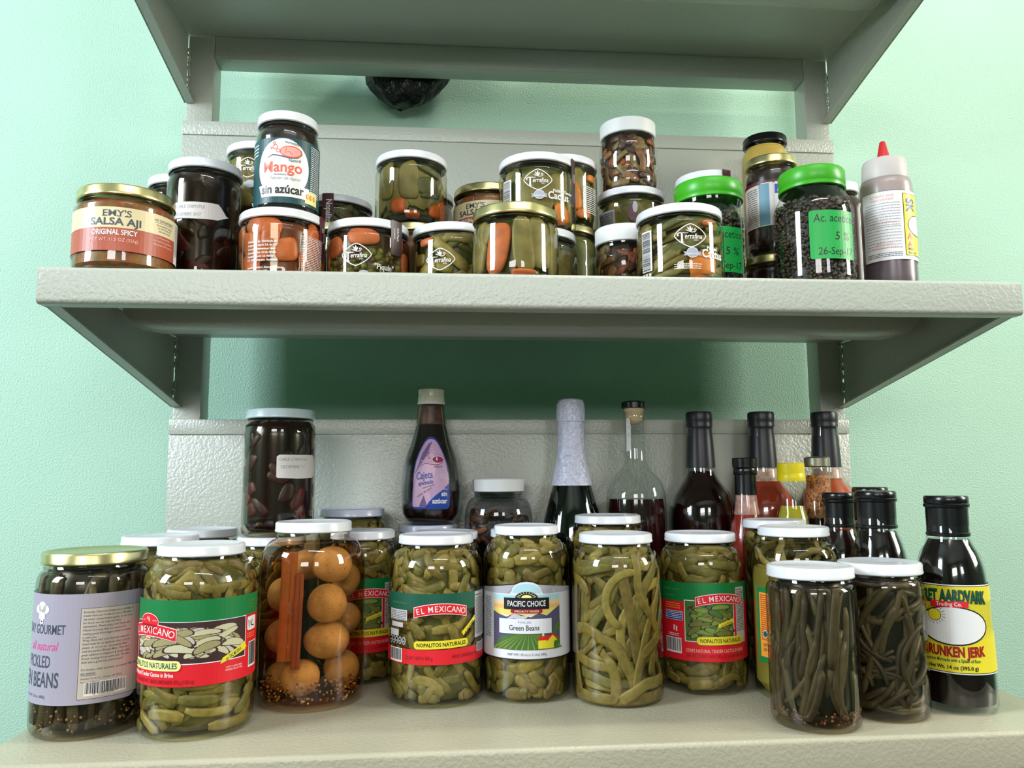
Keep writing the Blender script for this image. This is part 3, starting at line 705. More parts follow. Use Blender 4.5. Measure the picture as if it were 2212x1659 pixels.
d = tall('B4', 'tall jar with a red and green label, half hidden behind the potato jar', -.191, -.125, .0385, .1597, .0358, 13)
c = Canvas(); lbl_elmex_dark(c, -29); label_on(d, c)
d = tall('B5', 'jar of cactus pieces with a clear label window between dark green and red bands', -.108, -.211, .0472, .1609, .038, 15, 'strips')
c = Canvas()
c.rect(-100, 91, 100, 107, 'dgreen', 0); c.rect(-100, 41, 100, 55, 'red', 0)
arch_logo(c, 5, 93, 52); c.rect(-21, 56, 33, 63.5, 'yellow', 6, rot=1.2, rad=3.2); c.text('NOPALITOS NATURALES', 6, 58, 3.5, 'black', 7, sx=.86, bold=.025, rot=1.2)
c.poly([(26, 70), (28, 66.5), (44, 80), (43, 84)], 'yellow', 2); c.text('en SALMUERA', 35.6, 72.8, 2.2, 'black', 4, rot=41, shear=.2, sx=.75)
c.text('CONT NETO 780 g', -31, 45.5, 3.2, 'dred', 2, al='L', sx=.72, bold=.02); c.text('MASA DRENADA 420 g', 16, 46.5, 3.2, 'dred', 2, al='L', sx=.72, bold=.02)
c.rect(-55, 81, -29, 91, 'lgrey', 1); c.smallprint(-54, 89, 11, 6, .9, 'dgrey', 2, 3); c.smallprint(-42, 89, 12, 6, .9, 'dgrey', 2, 7)
c.rect(-52, 74.5, -34, 79, 'lgrey', 1); c.rect(-55, 66, -40, 72, 'lgrey', 1)
for i in range(5): c.ell(-53+i*5, 62, 2.1, 3.6, 'white', 1); c.ell(-53+i*5, 62, 1.6, 3.0, 'black' if i < 3 else 'dgrey', 2); c.rect(-54+i*5, 61.2, -52+i*5, 61.9, 'white', 3)
c.barcode(-54, 42, 19, 13, seed=4, l=2)
c.rect(44, 62, 70, 106, 'lgrey', 1); c.text('Datos de Nutrición', 45, 102, 1.5, 'black', 2, al='L', sx=.8, bold=.03); c.smallprint(45, 99.5, 20, 26, .8, 'dgrey', 2, 9)
c.rect(47, 48, 70, 57, 'lgrey', 1); c.smallprint(48, 55, 20, 5, .8, 'black', 2, 2); c.text('PRODUCTO EN SALMUERA', -50, 97, 1.2, 'leaf', 2, al='L')
label_on(d, c, 'clear_label')

# 6 landscape label
d = tall('B6', 'jar with a white landscape label of mountains, crop rows and a red roofed house', -.015, -.206, .044, .1685, .0335, 17, 'chunks')
c = Canvas()
def arch(o, m, l, b=43, top=104):
    pts = [(-88, b-o), (88, b-o), (88, top+o), (17+o, top+o)]
    for i in range(9):
        a = RD(180*i/8); pts.append(((15+o)*cos(a)+0, top+2+(9.5+o)*sin(a)))
    pts += [(-17-o, top+o), (-88, top+o)]; c.poly(pts, m, l)
arch(1.6, 'black', 0); arch(.5, 'lgrey', .6); 
WL = mat('ink_label_white', (225, 224, 232), .5); arch(0, WL, 1)
c.poly([(14*cos(RD(180*i/12)), 105+9*sin(RD(180*i/12))) for i in range(13)], 'sky', 1.5)
c.rect(-36, 96, 36, 103, 'sky', 2); c.rect(-36, 93, 36, 98, mat('ink_dawn', (232, 205, 160), .5), 2.1); c.rect(-36, 89, 36, 94, mat('ink_dawn_orange', (236, 184, 116), .5), 2.2); c.rect(-36, 84, 36, 90, mat('ink_dawn_yellow', (238, 212, 110), .5), 2.4)
c.poly([(-36, 60), (-36, 87), (-28, 84), (-20, 82), (-12, 86), (-4, 84), (4, 82), (12, 86), (20, 83), (28, 88), (36, 92), (36, 60)], 'violet', 3)
c.poly([(-20, 80), (-12, 86), (-6, 83.5), (2, 83), (-4, 79), (-12, 81)], 'lgrey', 3.5); c.poly([(-36, 52), (-36, 74), (-24, 66), (-14, 64), (-26, 56)], 'violet', 3.6)
c.poly([(-36, 51), (-28, 62), (-10, 67), (10, 66), (36, 62), (36, 51)], 'fgreen', 4)
for i in range(13): c.stroke([(-8+i*1.6, 66.3), (-36+i*6.2, 51.3)], [.3, 1.7], 'leaf', 5)
c.poly([(24, 62), (36, 70), (36, 78), (30, 74)], 'fgreen', 5.5); c.poly([(11, 52), (11, 60), (18, 60), (22, 60), (22, 52)], 'yellow', 6); c.poly([(20, 52), (20, 59), (26, 65), (32, 59), (32, 52)], 'yellow', 6.5)
c.poly([(10, 60), (13, 64), (25, 64), (21, 60)], 'red', 7); c.poly([(25, 66), (19, 59.5), (20.4, 59.2), (26, 64.3), (33, 59), (34, 59.6), (27, 66)], 'red', 7.5); c.rect(15, 62, 17, 67, 'creamy', 7); c.ell(30, 55, 2.6, 4, 'fgreen', 8)
c.rect(-22.5, 89.5, 22.5, 100.5, 'black', 8); c.poly([(11*cos(RD(180*i/12)), 100+6.5*sin(RD(180*i/12))) for i in range(13)], 'black', 8)
c.poly([(5*cos(RD(180*i/8)), 100.5+3*sin(RD(180*i/8))) for i in range(9)], 'creamy', 9)
for i in range(9):
    a = RD(10+i*20); c.stroke([(6*cos(a), 100.7+3.7*sin(a)), (9.3*cos(a), 100.7+5.4*sin(a))], .5, 'creamy', 9)
c.text('PACIFIC CHOICE', 0, 92.5, 5.2, 'white', 10, sx=.66, bold=.02); c.rect(-15.5, 86, 15.5, 89.6, 'dred', 9, rad=1.6); c.text('SPECIALTY FOODS', 0, 87, 1.7, 'white', 11, sp=1.15, bold=.02)
c.rect(-28, 66.5, 25, 80.5, WL, 9); c.text('PICKLED', -2, 76.5, 1.8, 'dgrey', 10, sp=1.3); c.text('Green Beans', -2.5, 69.7, 5, 'black', 10, sx=.78, bold=.008)
c.text('NET WT. 24 oz (1.5 Lbs) 680g', 0, 46, 2.0, 'dgrey', 10, sp=1.05, bold=.01); c.smallprint(-52, 99, 12, 26, .9, 'dgrey', 2, 3)
label_on(d, c)
d = tall('B7', 'unlabelled tall jar of long looping green strips under a white lid', .074, -.230, .0452, .161, .0372, 23, 'loops')
d = tall('B8', 'tall cactus jar with green and red photo label, right of the unlabelled strip jar', .173, -.196, .0450, .1581, .0372, 27)
c = Canvas(); lbl_elmex_dark(c, -18); label_on(d, c)
d = jar('B9', 'jar of smooth olive sauce with green and orange label edge, behind the dark bean jars', .258, -.238, .0002, .0437, .1661, .0352, .0095, .024, group=GT, gm=GGREEN)
OLS = mat('olive_sauce', (128, 118, 52), .4, noise=(40, .18)); brine(d, OLS, .0022, .125); strips(d, 31, 26, (.02, .04), (.006, .008), .003, zr=(.122, .158))
c = Canvas(); c.rect(-44, 35, 100, 107, 'green', 0); c.rect(-40, 40, 90, 102, 'orange', 1); c.smallprint(-38, 99, 22, 22, 1.2, 'dred', 2, 5); c.ell(-33, 62, 3.4, 3.6, 'white', 2); c.ell(-33, 62, 2.6, 2.8, 'dgreen', 3); c.ell(-25, 62, 3.4, 3.6, 'white', 2); c.ell(-25, 62, 2.6, 2.8, 'dgreen', 3)
c.para(['NET WT.', 'DR WT. 17'], -36, 50, 3, 'dgreen', 2, 1.5, al='L', sx=.7, bold=.03); label_on(d, c)
d = jar('B10', 'straight jar of long dark beans with white lid, nearest the front edge at right', .232, -.327, .0002, .0390, .1374, .0378, .0105, .010, group=GT, gm=GDARK)
brine(d, BRINED); strips(d, 41, 56, (.07, .1), (.0065, .0085), .0065, BEAN, phi=lambda g, u: g.gauss(1.48, .13), bend=.9, depth=.004, name='green_beans', wav=.08, sq=1, pts=11)
grains(d, 42, 130, .0013, [mat('seed_red', (90, 30, 26), .5), mat('seed_rust', (130, 80, 40), .5)], 'chili_seeds', (.006, .018))
d = jar('B11', 'straight jar of coiled dark beans between the front bean jar and the yellow labelled bottle', .310, -.306, .0002, .0374, .1373, .0372, .0105, .010, group=GT, gm=GDARK)
brine(d, BRINED); strips(d, 45, 60, (.06, .12), (.005, .0068), .0055, BEAN, phi=lambda g, u: g.gauss(1.0, .5) if u > .4 else g.gauss(.2, .3), bend=1.6, depth=.005, name='green_beans', wav=.12, sq=1, pts=15)

# jars in the rows behind
d = tall('C1', 'white lidded jar at the far left, just behind the gold lidded bean jar', -.395, -.170, .0415, .1597, .0378, 51)
d = tall('C2', 'rearmost white lidded jar at the left, against the back panel', -.383, -.066, .0435, .1596, .0395, 52)
d = tall('C4', 'jar of green strips with the dark red chili jar standing on its lid', -.291, -.125, .0415, .1545, .0370, 53)
d = tall('C6', 'jar with a bluish white lid against the back panel, behind the potato jar', -.213, -.046, .0430, .1806, .0400, 54, lidm=BLUEWHITE)
d = tall('C8', 'jar with a bluish white lid carrying the caramel bottle', -.120, -.042, .0390, .1605, .0370, 55, lidm=BLUEWHITE)
d = tall('C9', 'white lidded jar directly behind the jar with the clear label window', -.098, -.124, .0405, .1577, .0363, 56)
d = tall('C11', 'white lidded jar hidden behind the landscape labelled bean jar', -.013, -.124, .0360, .1594, .0344, 57)
d = tall('C13', 'white lidded jar behind the unlabelled strip jar, before the foil topped bottle', .086, -.134, .0425, .1743, .0375, 58)
d = tall('C21', 'white lidded jar peeking out behind the olive sauce jar', .272, -.158, .0350, .1686, .0344, 59)

# dark chili jar standing on a lid
CH = [mat('chili_dark', (52, 10, 14), .45, noise=(90, .4)), mat('chili_wine', (82, 16, 26), .45, noise=(90, .4)), mat('chili_black', (30, 9, 10), .4)]
CHB = mat('chili_liquid', (30, 9, 9), .2)
def chili_fill(d, seed, n=46):
    brine(d, CHB, .0022); rg = random.Random(seed); zr = zr_of(d)
    pieces(d, [(rg.uniform(-180, 180), rg.uniform(zr[0]*1000+9, zr[1]*1000-9), rg.uniform(7, 13), rg.uniform(5, 9), rg.uniform(0, 180), 3.2, rg.choice((0, 0, 1, 2, 2))) for _ in range(n)], CH, 'chilies', seed=seed, lump=.15)
def tape(d, s0, s1, t0, t1, lines, seed=0, point=0):
    c = Canvas(); rg = random.Random(seed)
    c.poly([(s0, t0+1.5), (s0+1.5, t0), ((s0+s1)/2, t0-.8), (s1-3, t0), (s1+point, (t0+t1)/2-3), (s1+point*.7, t0+6), (s1, t1-3), (s1-3, t1), (s0+3, t1), (s0, t1-2)], TAPE, 0)
    for i, (tx, sx_) in enumerate(lines): c.text(tx, s0+2, t1-6.6-i*8, 3.3, 'lgrey' if i < 0 else PEN, 1, al='L', sx=sx_, shear=.05)
    label_on(d, c, 'tape_label', eps=.0005)
PEN = mat('ink_faded_pen', (150, 150, 165), .6)
d = jar('C5', 'tall dark red chili jar with a taped note, stacked above the lower shelf', -.285, -.125, .1552, .0392, .1390, .0378, .0105, .012, gm=GDARK, lidm=mat('mint_enamel', (205, 224, 226), .3, coat=.3))
chili_fill(d, 5); tape(d, -3, 46, 63, 88, [('CHILE CHIPOTLE', .9), ('  DICIEMBRE \'17', .9)], 2, 4)

# caramel bottle
x, y = -.117, -.043; t = thing('sauce_bottle', 'dark caramel bottle with a pink and blue oval label, standing on a jar lid', 'bottle', (x, y, .1609), None, facing(x, y)+pi/2)
pr = [(0, .002), (.022, .002), (.025, 0), (.0295, .003), (.0345, .0125), (.0365, .025), (.0371, .040), (.0368, .050), (.0358, .060), (.0332, .077), (.0300, .087), (.0266, .096), (.0238, .105), (.0212, .115), (.0192, .126), (.0178, .137), (.0165, .147), (.0148, .150)]
part('plastic_body', lathe('body', pr, PLASTIC, 64), t); rfc = interp(pr)
part('caramel', core('caramel', pr, .0012, .0035, .122, mat('caramel_dark', (24, 12, 12), .25, alt=((96, 52, 30), 34, .6, .72))), t)
part('caramel_film', core('film', pr, .0015, .122, .146, mat('caramel_smear', (92, 60, 44), .4, noise=(120, .5))), t, label='brown film inside the neck')
part('cap', lathe('cap', [(.0168, 0), (.0172, .001), (.0170, .009), (.0164, .0095), (.0166, .0105), (.0166, .0185), (.015, .0195), (0, .0195)], mat('cream_plastic', (226, 224, 208), .4)), t, loc=(0, 0, .147))
part('tape', lathe('tape', [(.0176, .150), (.0180, .158), (.0176, .166), (.0165, .1695), (.0150, .1705)], glass('clear_tape', (.93, .93, .86), (.7, .7, .55), .2), 40, lambda a, z: 1+.05*sin(3*a+z*400)+.03*sin(7*a)), t)
c = Canvas()
def egg(k): return [(k*22.5*math.copysign(abs(cos(RD(a)))**.8, cos(RD(a)))*(1-.10*max(0, sin(RD(a)))), 60+k*46*sin(RD(a))) for a in range(-20, 201, 8)] + [(-24*k, 22+3*(1-k)*10), (-21*k, 19+(1-k)*44), (21*k, 19+(1-k)*44), (24*k, 22+3*(1-k)*10)]
c.poly(egg(1), 'blue', 0); c.poly(egg(.94), 'lav', 1)
c.poly([(-22, 22), (-18, 50), (-8, 78), (4, 92), (10, 80), (4, 60), (-2, 40), (2, 22)], 'pinky', 1.5); c.poly([(-14, 22), (-8, 36), (-4, 22)], 'purple', 1.7); c.poly([(8, 96), (16, 82), (22, 60), (22, 46), (14, 52), (6, 70), (2, 96)], 'lav', 1.8); c.poly([(-20, 60), (-12, 86), (-4, 98), (2, 100), (-8, 80)], 'purple', 1.8)
c.poly([(-6, 21.5), (-2, 28), (6, 36), (14, 42), (22.4, 50), (22.4, 24), (19.5, 21.5)], 'blue', 3)
c.text('sin', 19.5, 34.5, 5.5, 'white', 4, al='R', bold=.045, sx=.85); c.text('azúcar', 19.5, 26, 5.5, 'white', 4, al='R', bold=.045, sx=.85); c.text('330 g', 19.5, 42, 1.8, 'white', 4, al='R')
c.ell(9, 78, 8, 4.6, 'white', 3.5); c.ell(9, 78, 7.2, 3.9, 'magenta', 4); c.ell(7.5, 79, 1, 2, 'white', 5); c.stroke([(-12, 71), (-7, 74), (0, 72.5), (7, 71.5), (14, 74), (17, 79), (14, 84), (7, 85)], [.3, .9, 1, .8, .7, .6, .5, .2], 'magenta', 4)
for q in ((-5, 84, 1.8), (-2, 80, 1.3), (-3, 86.5, 1)): c.stroke([(q[0]+q[2]*cos(i), q[1]+q[2]*sin(i)) for i in range(6)], .5, 'magenta', 4, True)
c.text('Natural', 9, 68.6, 2.2, 'dgreen', 4, bold=.01, rot=4); c.text('100%', 1, 94, 1.6, 'white', 4); c.text('natural', 1, 91.3, 1.6, 'white', 4)
c.text('Cajeta', -17.5, 54, 8.6, 'blue', 5, al='L', rot=7, shear=.12, sx=.62, bold=.012); c.text('envinada', -14, 46.5, 5.4, 'blue', 5, al='L', rot=12, shear=.12, sx=.62, bold=.012)
c.text('endulzada con', -9, 43.3, 2.0, 'dgrey', 5, al='L', rot=18, shear=.2, sx=.85); c.text('néctar de agave', -15, 33, 2.5, 'dgrey', 5, al='L', rot=34, shear=.2, sx=.85); c.para(['apto para', 'diabéticos', 'y no diabéticos'], 10.5, 60, 1.4, 'white', 5, 1.6, al='L', sx=.8)
part('oval_label', c.mesh('label', rfc, F0, tstep=.006), t)

# plastic jar with ribbed white cap
d = jar('C10', 'round shouldered clear plastic jar with a ribbed white cap, right of the caramel bottle', -.033, -.045, .0002, .0422, .2159, .0321, .0165, .030, WPLAST, name='plastic_jar', gm=glass('smoky_plastic', (.72, .73, .74), (.4, .42, .42), .03), ribs=70)
brine(d, mat('dark_spice', (34, 24, 18), .5), .006, .165); PC = [mat('spice_brown', (92, 58, 36), .5, noise=(90, .3)), mat('spice_dark', (54, 38, 28), .5, noise=(90, .3)), mat('spice_orange', (150, 84, 46), .5)]
strips(d, 61, 90, (.016, .03), (.006, .010), .003, PC, zr=(.01, .178), name='dried_peels')

# foil topped bottle
BG = 'long necked bottles along the back panel of the lower shelf'
x, y = .059, -.047; t = thing('wine_bottle', 'dark green sparkling wine bottle with pale lavender foil on neck and cork', 'bottle', (x, y, .0002), BG, facing(x, y)+pi/2)
part('glass_body', lathe('body', [(0, .02), (.03, .004), (.039, 0), (.0412, .004), (.0416, .02), (.0416, .10), (.0412, .125), (.0392, .145), (.0352, .167), (.030, .187), (.0236, .209), (.019, .230), (.0166, .25), (.0155, .28), (.0155, .29)], GREENGLASS, 64), t)
FO = mat('lavender_foil', (214, 216, 236), .42, bump=(120, .004), metal=.1)
part('foil_capsule', lathe('foil', [(.0254, .2065), (.0250, .2085), (.0214, .226), (.0186, .238), (.0174, .252), (.0168, .27), (.0168, .2855), (.0178, .2862), (.018, .300), (.0176, .308), (.0155, .3135), (.011, .3152), (.006, .3135), (0, .3128)], FO, 72, lambda a, z: 1+.012*sin(9*a+z*260)+.010*sin(5*a-z*420)+(.03*sin(3*a+1) if z > .311 else 0)), t)

# clear bottle half full of dark red liquor
x, y = .140, -.050; t = thing('liquor_bottle', 'clear round shouldered bottle of dark red liquor with a black cap over cork', 'bottle', (x, y, .0002), BG, facing(x, y)+pi/2)
pr = [(0, .006), (.028, .004), (.034, 0), (.0368, .004), (.0373, .012), (.0373, .188), (.0366, .196), (.035, .203), (.0322, .2105), (.0272, .217), (.0215, .2225), (.0172, .227), (.0142, .233), (.0130, .240), (.0124, .26), (.0124, .285), (.0136, .288), (.0136, .2965), (.0126, .2985)]
part('glass_body', lathe('body', pr, glass('bottle_glass', (.95, .97, .96), (.38, .47, .45)), 64), t)
part('liquor', core('liquor', pr, .0022, .008, .1895, mat('red_liquor', (36, 6, 8), .08, noise=(16, .6))), t)
part('stopper', lathe('cork', [(0, .2835), (.007, .2835), (.0105, .287), (.0115, .298), (.0128, .3005), (.0128, .303), (0, .303)], CORK, 40), t)
part('cap', lid_mesh(.0158, .0092, BLACKP, 'cap', 50), t, loc=(0, 0, .303))
c = Canvas(); c.poly([(-11.5, 249), (-5, 248.5), (-4.6, 280), (-5.5, 289), (-8, 291), (-11, 286), (-11.5, 270)], PAPER, 0); c.stroke([(-9, 278), (-7, 281), (-6.5, 276)], .4, 'dgrey', 1); c.stroke([(-9, 268), (-7, 272), (-7, 266)], .4, 'dgrey', 1); part('paper_strip', c.mesh('strip', interp(pr), F0), t)

# three bottles with black shrink wrapped necks
def wrapped(label, x, y, fill, top, R):
    t = thing('sauce_bottle', label, 'bottle', (x, y, .0002), BG, facing(x, y)+pi/2)
    pr = [(0, .006), (R*.8, .004), (R*.93, 0), (R, .006), (R, .165), (R*.985, .176), (R*.94, .1855), (R*.82, .1975), (R*.66, .2065), (R*.53, .2125), (.0195, .2165), (.0183, .2215), (.0180, .228), (.0165, .25), (.0160, .29)]
    part('glass_body', lathe('body', pr, glass('bottle_glass', (.95, .97, .96), (.38, .47, .45)), 64), t)
    part('sauce', core('sauce', pr, .0022, .008, top, fill), t)
    if top < .215: part('sauce_film', core('film', pr, .0012, top, .226, mat('pale_residue', (205, 170, 150), .5, noise=(150, .35))), t, label='pale residue in the neck')
    part('neck_wrap', lathe('wrap', [(.0184, .2275), (.0182, .235), (.0168, .26), (.0158, .2755), (.0160, .279), (.0166, .2797), (.0167, .2835), (.0163, .285), (.0169, .287), (.0169, .2955), (.0160, .2985), (.0140, .2992), (0, .2990)], BLACKM, 48), t)
wrapped('bottle of near black sauce with a black wrapped neck, right of the clear liquor bottle', .226, -.045, mat('dark_sauce', (26, 8, 8), .1, noise=(30, .5)), .2235, .0410)
ORS = mat('orange_sauce', (168, 62, 40), .15, noise=(30, .25))
wrapped('bottle of orange red sauce with a black wrapped neck, behind the small black capped bottle', .308, -.045, ORS, .210, .0400)
wrapped('bottle of orange red sauce with a black wrapped neck, last at the right end', .393, -.045, mat('orange_sauce_light', (196, 88, 50), .15, noise=(30, .25)), .2125, .0392)

# three small bottles in front of them
x, y = .264, -.098; t = thing('sauce_bottle', 'small bottle of red sauce with a glossy black screw cap and neck sleeve', 'bottle', (x, y, .0002), 'small bottles at the right of the lower shelf', facing(x, y)+pi/2)
pr = [(0, .004), (.018, .003), (.0215, 0), (.0234, .005), (.0234, .135), (.0226, .146), (.0200, .158), (.0172, .169), (.0150, .178), (.0135, .192), (.0125, .204), (.0122, .232)]
part('glass_body', lathe('body', pr, GLASS, 48, lambda a, z: 1+(.02*sin(12*a) if .150 < z < .192 else 0)), t); part('sauce', core('s', pr, .0018, .006, .171, mat('red_sauce', (150, 44, 34), .2, noise=(60, .3))), t)
part('sauce_film', core('film', pr, .0012, .171, .196, mat('rosy_residue', (190, 140, 130), .5, noise=(200, .3))), t)
part('neck_sleeve', lathe('sl', [(.0132, .1945), (.0129, .205), (.0127, .2185)], BLACKP, 40, lambda a, z: 1+.012*sin(4*a+z*700)), t)
part('cap', lathe('cap', [(.0136, 0), (.0142, .001), (.0140, .0065), (.0137, .0075), (.0150, .009), (.0152, .0195), (.0143, .0205), (0, .0205)], BLACKP, 48), t, loc=(0, 0, .2185))
x, y = .314, -.114; t = thing('oil_bottle', 'small bottle of yellow green oil with a bright yellow cap', 'bottle', (x, y, .0002), 'small bottles at the right of the lower shelf', facing(x, y)+pi/2)
pr = [(0, .004), (.016, .003), (.0190, 0), (.0205, .005), (.0205, .145), (.0202, .156), (.0192, .165), (.0172, .173), (.0154, .181), (.0145, .195), (.0140, .207), (.0135, .222)]
part('glass_body', lathe('body', pr, GLASS, 48), t); part('oil', core('o', pr, .0018, .006, .1815, mat('olive_oil', (168, 158, 40), .1, noise=(30, .2))), t)
part('cap', lathe('cap', [(.0160, 0), (.0164, .001), (.0160, .009), (.0155, .0098), (.0157, .011), (.0157, .0208), (.0148, .0218), (0, .0218)], YELP, 48), t, loc=(0, 0, .2105))
x, y = .3535, -.101; t = thing('chili_oil_bottle', 'small bottle of orange chili flakes in dark oil with a dull metal cap', 'bottle', (x, y, .0002), 'small bottles at the right of the lower shelf', facing(x, y)+pi/2)
pr = [(0, .004), (.016, .003), (.0185, 0), (.0202, .005), (.0202, .15), (.0190, .163), (.0165, .173), (.0150, .180), (.0145, .2), (.0143, .226)]
part('glass_body', lathe('body', pr, GLASS, 48), t); part('oil', core('o', pr, .0018, .006, .1665, mat('dark_oil', (34, 14, 10), .15)), t)
part('chili_flakes', core('f', pr, .0011, .1665, .2175, mat('chili_flakes', (198, 128, 74), .6, alt=((130, 58, 26), 300, .5, .6), noise=(200, .3))), t, kind='stuff')
part('cap', lid_mesh(.0150, .0125, STEEL, 'cap', 44), t, loc=(0, 0, .2275))

# stout sauce bottles with black caps
def stout(label, x, y, R, H, rc, dark=(20, 12, 12), turn=0):
    t = thing('sauce_bottle', label, 'bottle', (x, y, .0002), 'stout sauce bottles with black caps at the right end', facing(x, y)+pi/2+RD(turn)); q = H-.197; rn = rc-.0012
    pr = [(0, .004), (R*.8, .003), (R*.92, 0), (R, .006), (R*.985, .06), (R*.965, .095+q), (R*.94, .112+q), (R*.89, .128+q), (R*.79, .142+q), (rn+.0022, .151+q), (rn+.0004, .158+q), (rn-.0004, .190+q)]
    part('glass_body', lathe('body', pr, glass('bottle_glass', (.95, .97, .96), (.38, .47, .45)), 64), t)
    part('sauce', core('s', pr, .0012, .007, .156+q, mat('sauce_%d_%d_%d' % dark, dark, .12, noise=(20, .5))), t)
    part('cap', lathe('cap', [(rn+.0003, .1585+q), (rn+.0009, .1592+q), (rn+.0009, .1618+q), (rn+.0001, .1625+q), (rn+.0002, .1855+q), (rc+.0004, .1865+q), (rc+.0006, .189+q), (rc-.0003, .190+q), (rc, .1905+q), (rc, .1955+q), (rc-.001, H), (0, H)], BLACKP, 56), t); return t, interp(pr)
t, rfb = stout('dark sauce bottle with a yellow sun label and black cap, last at the right', .388, -.295, .0330, .1974, .0196, turn=0)
c = Canvas(); c.rect(-78, 36, 78, 116, 'white', 0); c.rect(-78, 37, 78, 115, 'black', .6); c.rect(-78, 37.6, 78, 114.4, 'yellow', 1)
c.text('SECRET AARDVARK', -1, 101, 10.5, 'dgreen', 3, sx=.52, bold=.05, arc=-.0012); c.text('SECRET AARDVARK', -1.4, 100.4, 10.5, 'black', 2, sx=.52, bold=.065, arc=-.0012)
c.rect(-16, 95.5, 16, 101, 'red', 4, rot=1); c.text('Trading Co.', 0, 96.8, 3.4, 'white', 5, sx=.9, bold=.02, rot=1)
c.ell(2, 79, 31, 17.8, 'black', 2.4); c.ell(2, 79, 29.6, 16.6, 'white', 3)
c.ell(-13, 88, 6.3, 5.6, 'black', 4); c.ell(-13, 88, 5.8, 5.1, 'yellow', 5)
for i in range(18):
    a = 2*pi*i/18+.1; c.stroke([(-13+7.2*cos(a), 88+6.4*sin(a)), (-13+9.6*cos(a), 88+8.6*sin(a))], .4, 'black', 4)
c.text('DRUNKEN JERK', 1, 51.5, 8.5, 'dred', 3, sx=.62, bold=.06, arc=.0018); c.text('Jamaican Marinade with a Splash of Rum', 0, 46.8, 3.0, 'dgreen', 3, sx=.66, bold=.02); c.text('Net Wt. 14 oz (395.0 g)', 0, 40.2, 3.2, 'black', 3, sx=.92, bold=.04)
part('paper_label', c.mesh('label', rfb, F0+RD(-6)), t)
stout('dark sauce bottle with a wide black cap standing behind the two bean jars', .354, -.228, .0312, .2009, .0203)
stout('dark sauce bottle with a slim black cap, left of the wide capped one', .345, -.166, .0305, .1982, .0175, (34, 16, 14))
stout('rearmost dark sauce bottle, its black cap showing just above the wide capped one', .400, -.135, .0300, .2033, .0197, (22, 14, 12))

# ============================================================ MIDDLE SHELF
Z1 = H1+.0002; GM = 'low jars of pickled cactus and vegetables on the middle shelf'
AMB = mat('reddish_brine', (110, 52, 28), .3, noise=(50, .3)); NB = mat('green_brine', (70, 72, 30), .3, noise=(50, .3))
NOPL = mat('cactus_pad', (120, 110, 58), .5, noise=(90, .25)); NOPD = mat('cactus_pad_dark', (82, 86, 46), .5, noise=(90, .25))
TOM = mat('pepper_orange', (196, 88, 34), .4, noise=(60, .3)); REDC = mat('pepper_red', (176, 36, 28), .3, noise=(60, .2)); OLV = mat('pepper_olive', (96, 90, 34), .4, noise=(60, .3))
def low(key, label, x, y, z0, R, H, lr, lidm=None, sh=.006, **k):
    return jar(key, label, x, y, z0, R, H, lr, k.pop('lh', .0095), sh, lidm, GM, neck=k.pop('neck', None), gm=k.pop('gm', GGREEN), **k)
def pads(d, seed, mats=(0, 0, 1), n=16, extra=()):
    """large cactus pads lying against the glass"""
    rg = random.Random(seed); H = d['H']*1000; n = int(n*1.5)
    L_ = [(i*360/n+rg.uniform(-8, 8), rg.uniform(.40, .52)*H, rg.uniform(8, 15), rg.uniform(19, 28)*H/80, rg.uniform(-18, 18), 1.8, rg.choice(mats)) for i in range(n)]
    pieces(d, L_, [NOPL, NOPD, OLV, OLV, OLV], 'cactus_pads', seed=seed, depth=.004, lump=.1)
    if extra: pieces(d, list(extra), [NOPL, NOPD, TOM, REDC, OLV], 'pickled_pieces', seed=seed+1, lump=.1)
def seal(d, dg, wd=15, down=26, txt=None, m='maroon', flag=False):
    c = Canvas(); t1 = d['H']*1000-.3; t0 = t1-down
    c.rect(-wd/2, t0, wd/2, t1, m, 0, rad=.8)
    if txt:
        for i, (s_, h, o) in enumerate(txt): c.text(s_, o, (t0+t1)/2+4, h, 'white', 2, al='C', rot=-90, bold=.02, sx=.8)
    if flag:
        for i, f in enumerate(('green', 'white', 'red')): c.rect(-3+i*1.8, t1-16, -1.2+i*1.8, t1-11, f, 2)
    H, lh, lr, R = d['H'], d['lh'], d['lr'], d['R']
    part('seal', c.mesh('seal', lambda z: (lr+.0003 if z > H-lh-.0008 else max(R, lr-.001)), F0+RD(dg), tstep=.0016, step=5), d['t'])
P_TEAL = mat('ink_steel_blue', (96, 140, 160), .5)
